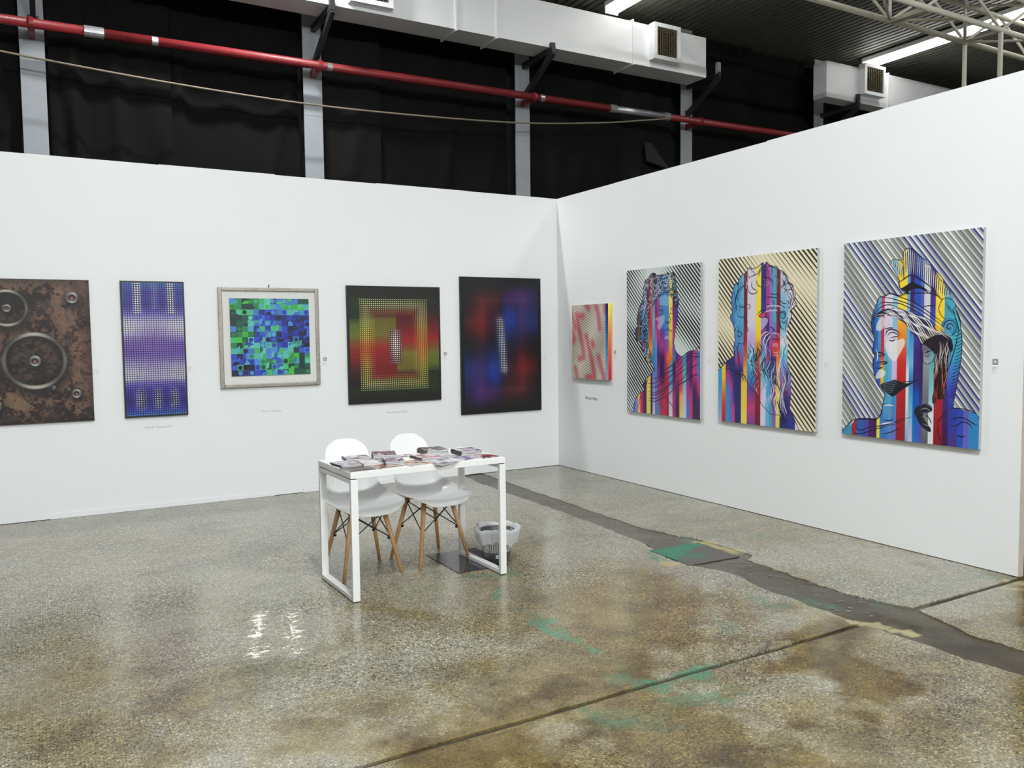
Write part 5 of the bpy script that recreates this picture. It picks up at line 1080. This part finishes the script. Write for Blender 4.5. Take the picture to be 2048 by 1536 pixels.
# right wall
t = pic_right('small red and black striped picture with a yellow to red side, nearest the corner', -.351, -1.005, 1.0145, 1.800, .04, art_waves(), EDGEW, GR)
yy = np.linspace(0, 1, 128)[:, None] + np.zeros((1, 4))
sd = s2l(ramp(yy, [(0, (244, 226, 60)), (.15, (238, 200, 50)), (.4, (232, 130, 34)), (.65, (222, 84, 36)), (.85, (206, 40, 44)), (1, (176, 30, 60))]))
hw, hh = .327, .7855
quad('painted_side', [(-.04, -hw - .0006, 0), (-.001, -hw - .0006, 0), (-.001, -hw - .0006, hh), (-.04, -hw - .0006, hh)], UV4, mat_picture('side', sd, .4), t)
pic_right('striped rainbow bust with curly hair, grey and black slanted ground', -1.298, -2.338, .722, 2.107, .028, art_youth(), EDGEW, GR)
pic_right('striped rainbow bust with a long beard, beige and black slanted ground', -2.563, -3.583, .737, 2.112, .028, art_beard(), EDGEW, GR)
pic_right('striped rainbow bust in a crested helmet, grey and blue slanted ground', -3.818, -4.820, .750, 2.120, .028, art_helmet(), EDGEW, GR)

# ---- small information cards beside the pictures
CARD = mat('card_white', (.78, .79, .79), .6, noise=(20, .01)); PRINT = mat('grey_print', (.30, .31, .32), .6)
def card(label, u, z, wall, square, faint=False):
    t = empty('information_card', label, 'label', (u, -.0004, z) if wall == 'b' else (-.0004, u, z), 0 if wall == 'b' else -math.pi / 2, group='information cards beside the pictures')
    boxm('card', (-.02, -.0012, -.045), (.02, 0, .0), CARD, t)
    if square: boxm('grey_square', (-.017, -.0022, .006), (.017, 0, .04), PRINT, t); boxm('pale_centre', (-.006, -.003, .017), (.006, -.001, .029), CARD, t)
    for k in range(3): boxm('print_line', (-.016, -.0017, -.012 - k * .010), (-.016 + (.024, .016, .010)[k], -.0005, -.0095 - k * .010), PRINT if not faint else mat('faint_print', (.5, .51, .52), .6), t)
card('faint white card right of the rust brown panel', -4.652, 1.24, 'b', False, True)
card('faint white card right of the violet mosaic picture', -3.912, 1.245, 'b', False, True)
card('card with a grey square right of the silver framed print', -2.684, 1.255, 'b', True)
card('card with a grey square right of the olive and red dot picture', -1.403, 1.278, 'b', True)
card('faint white card in the corner right of the black red and blue picture', -.176, 1.245, 'b', False, True)
card('card with a grey square right of the small striped picture', -1.066, 1.28, 'r', True)
card('faint white card between the curly and the bearded bust', -2.425, 1.265, 'r', False, True)
card('faint white card between the bearded and the helmeted bust', -3.655, 1.265, 'r', False, True)
card('card with a grey square right of the helmeted bust', -4.895, 1.275, 'r', True)
# ---- artists' names in vinyl letters
def lettering(txt, u, z, width, wall, m, label):
    c = bpy.data.curves.new('letters', 'FONT'); c.body = txt; c.size = .04; c.extrude = .0004; c.align_x = 'CENTER'
    o = bpy.data.objects.new('tmp', c); COL.objects.link(o); dg = bpy.context.evaluated_depsgraph_get()
    me = bpy.data.meshes.new_from_object(o.evaluated_get(dg)); me.name = 'wall_lettering'
    s = width / max(o.dimensions.x, 1e-3); bpy.data.objects.remove(o)
    me.materials.clear()
    l = link('wall_lettering', me, m); l.scale = (s, s, 1)
    l.rotation_euler = (math.pi / 2, 0, 0) if wall == 'b' else (math.pi / 2, 0, -math.pi / 2)
    l.location = (u, -.0006, z) if wall == 'b' else (-.0006, u, z)
    return tag(l, label, 'lettering', 'names lettered on the walls')
VG = mat('grey_vinyl', (.46, .475, .48), .6); VD = mat('dark_vinyl', (.10, .10, .105), .6)
lettering('Paweł Wąsowski', -4.192, .710, .215, 'b', VG, 'grey name lettered under the violet mosaic picture')
lettering('Victor Vasarely', -3.212, .795, .19, 'b', VG, 'grey name lettered under the silver framed print')
lettering('Paweł Wąsowski', -1.950, .712, .21, 'b', VG, 'grey name lettered under the olive and red dot picture')
lettering('Michal Maka', -.645, .79, .215, 'r', VD, 'dark name lettered under the small striped picture')

# ================================================================ TABLE
TZ = .738
t = empty('display_table', 'narrow white table with looped steel legs, covered in booklets', 'table', (-3.094, -3.098, 0), R(1.6))
hx, hy = .503, .282
boxm('tabletop', (-hx, -hy, TZ - .034), (hx, hy, TZ), LACQUER, t, .002)
for sx in (-1, 1):
    xa, xb = (sx * hx, sx * (hx - .042)); xa, xb = min(xa, xb), max(xa, xb); zt = TZ - .040
    boxm('leg', (xa, -hy, .006), (xb, -hy + .025, zt), LACQUER, t, .002); boxm('leg', (xa, hy - .025, .006), (xb, hy, zt), LACQUER, t, .002)
    boxm('foot_rail', (xa, -hy + .0245, .006), (xb, hy - .0245, .030), LACQUER, t, .002); boxm('top_rail', (xa, -hy + .0245, zt - .024), (xb, hy - .0245, zt), LACQUER, t, .002)
    for y in (-hy + .03, hy - .03): boxm('spacer', (xa + .004, y - .024, zt), (xb - .004, y + .028, TZ - .034), BLACK_STEEL, t)
    for y in (-hy + .02, hy - .02): boxm('foot_pad', (xa + .005, y - .015, 0), (xb - .005, y + .015, .0065), BLACK_STEEL, t)

# ================================================================ CHAIRS
def shell_mesh():
    prof = [(-.262, .405), (-.245, .428), (-.19, .440), (-.10, .430), (0, .418), (.09, .420), (.155, .455), (.198, .53), (.226, .62), (.250, .71), (.272, .79), (.280, .822)]
    P = spline(prof, 5); nv = len(P); nu = 22
    s = np.r_[0, np.cumsum(np.hypot(*np.diff(P, axis=0).T))]; s /= s[-1]
    ws = np.interp(s, [0, .12, .32, .46, .60, .78, 1], [.200, .226, .234, .222, .182, .156, .140])
    T = np.gradient(P, axis=0); T /= np.linalg.norm(T, axis=1)[:, None]; Nn = np.stack([-T[:, 1], T[:, 0]], 1)
    lift = np.interp(s, [0, .10, .34, .50, .64, .82, 1], [.006, .022, .058, .080, .060, .030, .014])
    Ls = 1.0
    bm = bmesh.new(); g = []
    for j in range(nv):
        row = []
        # rounded corners at both ends
        e = min(s[j], 1 - s[j]); rc = .115 if s[j] > .5 else .12
        shrink = 1.0 if e >= rc else (1 - (1 - e / rc) ** (3.6 if s[j] > .5 else 2.6) * (.34 if s[j] > .5 else .40))
        for i in range(nu + 1):
            u = -1 + 2 * i / nu; us = math.sin(u * math.pi / 2) * .35 + u * .65
            k = abs(u) ** 2.4
            y = P[j, 0] + Nn[j, 0] * lift[j] * k; z = P[j, 1] + Nn[j, 1] * lift[j] * k
            if s[j] > .75: z -= .030 * abs(u) ** 3 * (s[j] - .75) / .25
            if s[j] < .12: y += .030 * abs(u) ** 2 * (1 - s[j] / .12); z -= .004
            row.append(bm.verts.new((us * ws[j] * shrink, y, z)))
        g.append(row)
    for a, b_ in zip(g, g[1:]):
        for i in range(nu): bm.faces.new((a[i], a[i + 1], b_[i + 1], b_[i]))
    return mesh_of(bm, 'shell', True)
SHELLM = shell_mesh()
def make_chair(label):
    t = empty('shell_chair', label, 'chair', group='white shell chairs behind the table')
    o = link('shell', SHELLM, SHELL, t)
    md = o.modifiers.new('thick', 'SOLIDIFY'); md.thickness = .006; md.offset = 0
    md = o.modifiers.new('sub', 'SUBSURF'); md.levels = 1; md.render_levels = 2
    tops = {}; feet = {}
    for sx in (-1, 1):
        for sy in (-1, 1):
            a = Vector((sx * .106, sy * .104, .412)); b_ = Vector((sx * .192, sy * .183, 0)); tops[sx, sy] = a; feet[sx, sy] = b_
            bm = bmesh.new(); b_tube(bm, a, b_, .0165, .0105, 14); l = link('leg', mesh_of(bm, 'leg', False), BEECH, t)
            for f in l.data.polygons: f.use_smooth = len(f.vertices) == 4
    def at(k, f): return tops[k] * (1 - f) + feet[k] * f
    ks = [(-1, -1), (1, -1), (1, 1), (-1, 1)]
    for i in range(4):
        p, q = ks[i], ks[(i + 1) % 4]
        for a, b_ in ((p, q), (q, p)):
            bm = bmesh.new(); b_tube(bm, at(a, .04), at(b_, .46), .0036, n=8); link('wire_strut', mesh_of(bm, 'wire_strut', True), WIRE, t)
    for k in ks:
        d = Vector((k[0], k[1], 0)).normalized(); bm = bmesh.new(); b_tube(bm, at(k, .46) - d * .026, at(k, .46) + d * .004, .009, n=10)
        b_tube(bm, at(k, .05) - d * .024, at(k, .05) + d * .004, .009, n=10); link('bolt', mesh_of(bm, 'bolt'), WIRE, t)
    bm = bmesh.new(); b_bar(bm, tops[-1, -1], tops[1, 1], .03, .012); b_bar(bm, tops[-1, 1], tops[1, -1], .03, .012); link('under_frame', mesh_of(bm, 'under_frame'), WIRE, t)
    return t
c1 = make_chair('left white shell chair with wooden legs, behind the table'); c1.location = (-3.328, -2.808, 0); c1.rotation_euler.z = R(2)
c2 = c1.copy(); COL.objects.link(c2)
for ch in list(c1.children):
    c = ch.copy(); COL.objects.link(c); c.parent = c2
c2.location = (-2.848, -2.785, 0); c2.rotation_euler.z = R(9); c2['label'] = 'right white shell chair with wooden legs, next to the bin'

# ================================================================ BOOKLETS ON THE TABLE
PAPER = mat('paper_edges', (.60, .60, .59), .7, noise=(200, .12)); SPINE = mat('dark_spine', (.045, .042, .045), .5, noise=(60, .5))
def cover(seed, base, acc, dark):
    """printed cover: soft photographic patches"""
    r = np.random.default_rng(seed); h, w_ = 120, 90
    a = fbm(h, w_, 34, r, 4)[..., None]; b_ = fbm(h, w_, 22, r, 4)[..., None]
    c = C255(*base) * np.ones((h, w_, 3)); k = np.clip((a - .48) * 7, 0, 1); c = c * (1 - k) + C255(*acc) * k
    k = np.clip((b_ - .55) * 8, 0, 1); c = c * (1 - k) + C255(*dark) * k
    c[:10] = C255(*base); 
    return mat_picture('cover', s2l(np.clip(c, 0, 1)), .25, .5)
COVERS = {}
def booklet(corner4, z, th, cov, label, group, spine=False, jit=0.):
    """corners: far left, near left, near right, far right (table plane)"""
    q = [Vector((x, y, 0)) for x, y in corner4]; c = sum(q, Vector()) / 4
    xd = ((q[2] - q[1]) + (q[3] - q[0])); ang = math.atan2(xd.y, xd.x) + jit
    w_ = ((q[2] - q[1]).length + (q[3] - q[0]).length) / 2; h = ((q[0] - q[1]).length + (q[3] - q[2]).length) / 2
    if cov not in COVERS: COVERS[cov] = cover(*cov)
    t = empty('booklet', label, 'booklet', (c.x, c.y, z), ang, group)
    boxm('pages', (-w_ / 2 + .001, -h / 2 + .001, .0008), (w_ / 2 - .001, h / 2 - .001, th - .0008), PAPER, t)
    bm = bmesh.new(); b_box(bm, (-w_ / 2, -h / 2, 0), (w_ / 2, h / 2, .0008)); b_box(bm, (-w_ / 2 - .001, -h / 2, 0), (-w_ / 2 + .001, h / 2, th)); link('back_cover', mesh_of(bm, 'back_cover'), SPINE if spine else PAPER, t)
    quad('front_cover', [(-w_ / 2, -h / 2, th), (w_ / 2, -h / 2, th), (w_ / 2, h / 2, th), (-w_ / 2, h / 2, th)], UV4, COVERS[cov], t)
    return t
GREYC = (5, (176, 172, 178), (120, 112, 122), (70, 64, 74)); DARKC = (9, (120, 116, 118), (64, 58, 62), (40, 36, 40)); WHITEC = (3, (224, 222, 224), (214, 210, 214), (200, 196, 200))
MIXC = (14, (190, 188, 192), (112, 98, 112), (48, 42, 48)); RUSTC = (6, (176, 160, 150), (126, 72, 56), (92, 48, 40)); ORNG = (8, (190, 180, 172), (206, 134, 74), (92, 52, 42)); PINK = (12, (196, 190, 188), (190, 120, 150), (120, 110, 110))
PURP = (16, (178, 174, 186), (72, 56, 110), (48, 36, 84)); REDC = (18, (196, 178, 176), (132, 44, 46), (60, 18, 22)); LINE = (20, (200, 198, 204), (140, 130, 146), (92, 84, 100))
# far-left, near-left, near-right, far-right corners on the table
def rc(cx, cy, w_, h, a):
    a = R(a); d = Vector((math.cos(a), math.sin(a))); n = Vector((-d.y, d.x)); c = Vector((cx, cy))
    return [tuple(c - d * w_ / 2 + n * h / 2), tuple(c - d * w_ / 2 - n * h / 2), tuple(c + d * w_ / 2 - n * h / 2), tuple(c + d * w_ / 2 + n * h / 2)]
def stack(cfg, n, th, cov, lab, group, spine=True, seed=1):
    r = random.Random(seed); z = TZ
    names = ['lowest', 'second from below', 'third from below', 'fourth from below', 'fifth from below']
    for k in range(n):
        cx, cy, w_, h, a = cfg; top = k == n - 1
        pos = 'topmost' if top else ('lowest' if k == 0 else names[k])
        booklet(rc(cx + r.uniform(-.004, .004), cy + r.uniform(-.004, .004), w_, h, a + r.uniform(-2, 2)), z + .0003, th, cov, lab % pos if n > 1 else lab, group, spine)
        z += th + .0005
GBK = 'booklets laid out on the white table'
stack((-3.508, -3.302, .155, .17, 3), 1, .006, DARKC, 'single booklet with a dark grey cover at the near left table corner', GBK, False, 1)
stack((-3.508, -3.118, .150, .18, 4), 2, .007, GREYC, 'grey booklet at the left table edge, %s of two', GBK, True, 2)
stack((-3.394, -2.935, .150, .16, -6), 2, .008, LINE, 'light grey booklet in front of the left chair, %s of two', GBK, True, 3)
stack((-3.392, -3.150, .105, .15, -4), 1, .016, WHITEC, 'thick plain white booklet with a dark lower edge', GBK, True, 4)
stack((-3.345, -3.290, .155, .165, 8), 1, .007, RUSTC, 'rust brown booklet at the near table edge', GBK, False, 5)
stack((-3.250, -3.020, .14, .19, -18), 5, .0075, MIXC, 'dark patterned booklet in the tallest stack, %s', GBK, True, 6)
stack((-3.252, -3.200, .115, .18, -14), 3, .0075, (15, (190, 186, 194), (120, 104, 124), (56, 48, 58)), 'grey patterned booklet in the stack before the tallest one, %s', GBK, True, 7)
stack((-3.155, -3.285, .15, .18, 12), 1, .007, ORNG, 'orange and brown booklet at the middle of the near edge', GBK, False, 8)
stack((-3.015, -3.130, .145, .17, 2), 2, .008, PINK, 'grey booklet with a pink patch at the table centre, %s of two', GBK, True, 9)
stack((-3.098, -2.975, .13, .10, 6), 1, .005, LINE, 'thin grey leaflet at the back between the two chairs', GBK, False, 10)
stack((-2.890, -2.955, .145, .19, -4), 4, .0075, MIXC, 'grey and violet booklet in the stack at the back right, %s', GBK, True, 11)
stack((-2.725, -3.110, .14, .18, -4), 4, .007, (17, (190, 188, 192), (110, 60, 110), (90, 100, 96)), 'booklet with a violet patch in the rightmost stack, %s', GBK, True, 12)
stack((-2.998, -3.325, .185, .17, 24), 1, .004, LINE, 'thin line patterned leaflet overhanging the near table edge', GBK, False, 13)
stack((-2.880, -3.170, .11, .12, 14), 1, .006, GREYC, 'small grey booklet left of the purple one', GBK, False, 15)
stack((-2.808, -3.280, .125, .145, 16), 1, .008, PURP, 'purple and grey booklet near the right table end', GBK, False, 14)
stack((-2.680, -3.282, .13, .15, 12), 1, .006, REDC, 'dark red booklet at the right table end', GBK, False, 16)

# ================================================================ WASTE BIN AND ITS LINER
BX, BY = -2.495, -3.075; BZ = .80
def mat_bin():
    m = mat('bin_print', (.10, .105, .105), .45); nt = m.node_tree; N = nt.nodes.new; K = nt.links.new; b = nt.nodes['Principled BSDF']
    tc = N('ShaderNodeTexCoord'); s = N('ShaderNodeSeparateXYZ'); K(tc.outputs['Object'], s.inputs[0])
    def math_(op, a, b_=None):
        x = N('ShaderNodeMath'); x.operation = op
        for k, q in enumerate((a, b_)):
            if q is None: continue
            if isinstance(q, (int, float)): x.inputs[k].default_value = q
            else: K(q, x.inputs[k])
        return x.outputs[0]
    an = math_('ARCTAN2', s.outputs[1], s.outputs[0]); f = math_('FRACT', math_('MULTIPLY', an, 44 / 6.28318))
    st = math_('GREATER_THAN', f, .42); up = math_('GREATER_THAN', s.outputs[2], .072)
    mx = N('ShaderNodeMix'); mx.data_type = 'RGBA'; K(math_('MULTIPLY', st, up), mx.inputs[0]); mx.inputs[6].default_value = (.085, .09, .09, 1); mx.inputs[7].default_value = (.62, .64, .63, 1)
    K(mx.outputs[2], b.inputs['Base Color']); return m
t = empty('waste_bin', 'dark grey waste bin with a white striped band, right of the table', 'bin', (BX, BY, .0055))
bm = bmesh.new(); lathe(bm, [(.001, .0), (.078, .0), (.082, .004), (.122, .255 * BZ), (.126, .258 * BZ), (.123, .262 * BZ)], 48); link('bin_body', mesh_of(bm, 'bin_body', True), mat_bin(), t)
bm = bmesh.new(); lathe(bm, [(.123, .262 * BZ), (.118, .258 * BZ), (.078, .006), (.001, .006)], 48); link('bin_inside', mesh_of(bm, 'bin_inside', True), mat('bin_inside', (.06, .062, .064), .5), t)
a = R(-112); bm = bmesh.new(); g = []
for k in range(5):
    q = a + (k - 2) * .09; g.append([bm.verts.new((math.cos(q) * r_, math.sin(q) * r_, z)) for r_, z in ((.0893, .036), (.0940, .060))])
for p, q in zip(g, g[1:]): bm.faces.new((p[0], q[0], q[1], p[1]))
lbl = link('sticker', mesh_of(bm, 'sticker'), CARD, t); lbl['label'] = 'small white sticker'
bm = bmesh.new()
for k, (z0, z1) in enumerate(((.040, .044), (.047, .055))):
    g = []
    for i in range(4):
        q = a + (i - 1.5) * (.05 if k else .07); rr = lambda z: .0897 + (z - .036) * .196
        g.append([bm.verts.new((math.cos(q) * rr(z), math.sin(q) * rr(z), z)) for z in (z0, z1)])
    for p, q in zip(g, g[1:]): bm.faces.new((p[0], q[0], q[1], p[1]))
link('sticker_mark', mesh_of(bm, 'sticker_mark'), PRINT, lbl)
# translucent bag pulled over the rim
BAG = bpy.data.materials.new('thin_bag'); BAG.use_nodes = True; nt = BAG.node_tree; nt.nodes.clear(); N = nt.nodes.new; K = nt.links.new
out = N('ShaderNodeOutputMaterial'); df = N('ShaderNodeBsdfDiffuse'); df.inputs[0].default_value = (.80, .82, .84, 1); tl = N('ShaderNodeBsdfTranslucent'); tl.inputs[0].default_value = (.80, .82, .85, 1)
gl = N('ShaderNodeBsdfGlossy'); gl.inputs[0].default_value = (1, 1, 1, 1); gl.inputs[1].default_value = .25; tr = N('ShaderNodeBsdfTransparent')
m1, m2, m3 = N('ShaderNodeMixShader'), N('ShaderNodeMixShader'), N('ShaderNodeMixShader'); m1.inputs[0].default_value = .45; m2.inputs[0].default_value = .12; m3.inputs[0].default_value = .28
nz = N('ShaderNodeTexNoise'); nz.inputs['Scale'].default_value = 28; bp = N('ShaderNodeBump'); bp.inputs['Strength'].default_value = .5; K(nz.outputs[0], bp.inputs['Height'])
for q in (df, tl, gl): K(bp.outputs[0], q.inputs['Normal'])
K(df.outputs[0], m1.inputs[1]); K(tl.outputs[0], m1.inputs[2]); K(m1.outputs[0], m2.inputs[1]); K(gl.outputs[0], m2.inputs[2]); K(m2.outputs[0], m3.inputs[1]); K(tr.outputs[0], m3.inputs[2]); K(m3.outputs[0], out.inputs[0])
r = random.Random(5); n = 72; ph = [r.uniform(0, 6.28) for _ in range(6)]
def ruf(th): return sum(math.sin(th * f + p) / w_ for f, p, w_ in zip((3, 5, 8, 13, 19, 27), ph, (1, 1.1, 1.6, 2, 2.6, 3)))
bm = bmesh.new(); rings = []
for r0, z, ar, az in ((.100, .12, .002, 0), (.113, .22, .002, 0), (.121, .264, .001, .001), (.134, .282, .004, .004), (.145, .291, .006, .006), (.149, .284, .007, .005), (.146, .255, .007, .004), (.141, .225, .007, .004), (.138, .200, .006, .006), (.134, .172, .004, .012)):
    rings.append([bm.verts.new(((r0 + ar * ruf(q)) * math.cos(q), (r0 + ar * ruf(q)) * math.sin(q), (z + az * ruf(q * 1.0 + 1.3)) * BZ)) for q in [k * 6.28318 / n for k in range(n)]])
for p, q in zip(rings, rings[1:]):
    for k in range(n): bm.faces.new((p[k], p[(k + 1) % n], q[(k + 1) % n], q[k]))
o = link('bin_liner', mesh_of(bm, 'bin_liner', True), BAG, None, (BX, BY, .0055)); tag(o, 'crumpled translucent bag hanging over the rim of the waste bin', 'bag')

# ================================================================ PLATES IN THE FLOOR
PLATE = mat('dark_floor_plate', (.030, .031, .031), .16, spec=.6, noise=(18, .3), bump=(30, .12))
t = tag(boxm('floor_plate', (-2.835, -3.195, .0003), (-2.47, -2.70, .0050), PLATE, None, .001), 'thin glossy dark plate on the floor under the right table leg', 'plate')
def mat_mesh():
    m = mat('hatch_metal', (.16, .16, .15), .45, metal=.3, noise=(9, .3)); nt = m.node_tree; N = nt.nodes.new; K = nt.links.new; b = nt.nodes['Principled BSDF']
    tc = N('ShaderNodeTexCoord'); n = N('ShaderNodeTexNoise'); n.inputs['Scale'].default_value = 5; n.inputs['Detail'].default_value = 6; K(tc.outputs['Object'], n.inputs['Vector'])
    s = N('ShaderNodeSeparateXYZ'); K(tc.outputs['Object'], s.inputs[0])
    ad = N('ShaderNodeMath'); ad.operation = 'MULTIPLY_ADD'; K(s.outputs[0], ad.inputs[0]); ad.inputs[1].default_value = -.9; K(n.outputs['Fac'], ad.inputs[2])
    ad2 = N('ShaderNodeMath'); ad2.operation = 'MULTIPLY_ADD'; K(s.outputs[1], ad2.inputs[0]); ad2.inputs[1].default_value = 1.3; K(ad.outputs[0], ad2.inputs[2])
    rp = N('ShaderNodeValToRGB'); rp.color_ramp.elements[0].position = .44; rp.color_ramp.elements[1].position = .58; K(ad2.outputs[0], rp.inputs[0])
    mx = N('ShaderNodeMix'); mx.data_type = 'RGBA'; K(rp.outputs[0], mx.inputs[0]); mx.inputs[6].default_value = (.17, .165, .145, 1); mx.inputs[7].default_value = (.085, .27, .18, 1); K(mx.outputs[2], b.inputs['Base Color'])
    return m
t = empty('trench_hatch', 'hatch cover with green paint set in the concrete strip', 'hatch', (-1.275, -3.625, -.002), R(-3))
HM = mat_mesh()
boxm('hatch_plate', (-.205, -.205, -.004), (.205, .205, .0035), HM, t, .001)
bm = bmesh.new()
for k in range(27):
    q = -.195 + k * .015
    b_box(bm, (q - .0022, -.2, .0035), (q + .0022, .2, .0055)); b_box(bm, (-.2, q - .0022, .0035), (.2, q + .0022, .0052))
o = link('tread_ribs', mesh_of(bm, 'tread_ribs'), HM, t); o['kind'] = 'stuff'
for lo, hi in (((-.212, -.212, -.004), (.212, -.206, .003)), ((-.212, .206, -.004), (.212, .212, .003)), ((-.212, -.206, -.004), (-.206, .206, .003)), ((.206, -.206, -.004), (.212, .206, .003))): boxm('hatch_rim', lo, hi, JOINT, t)
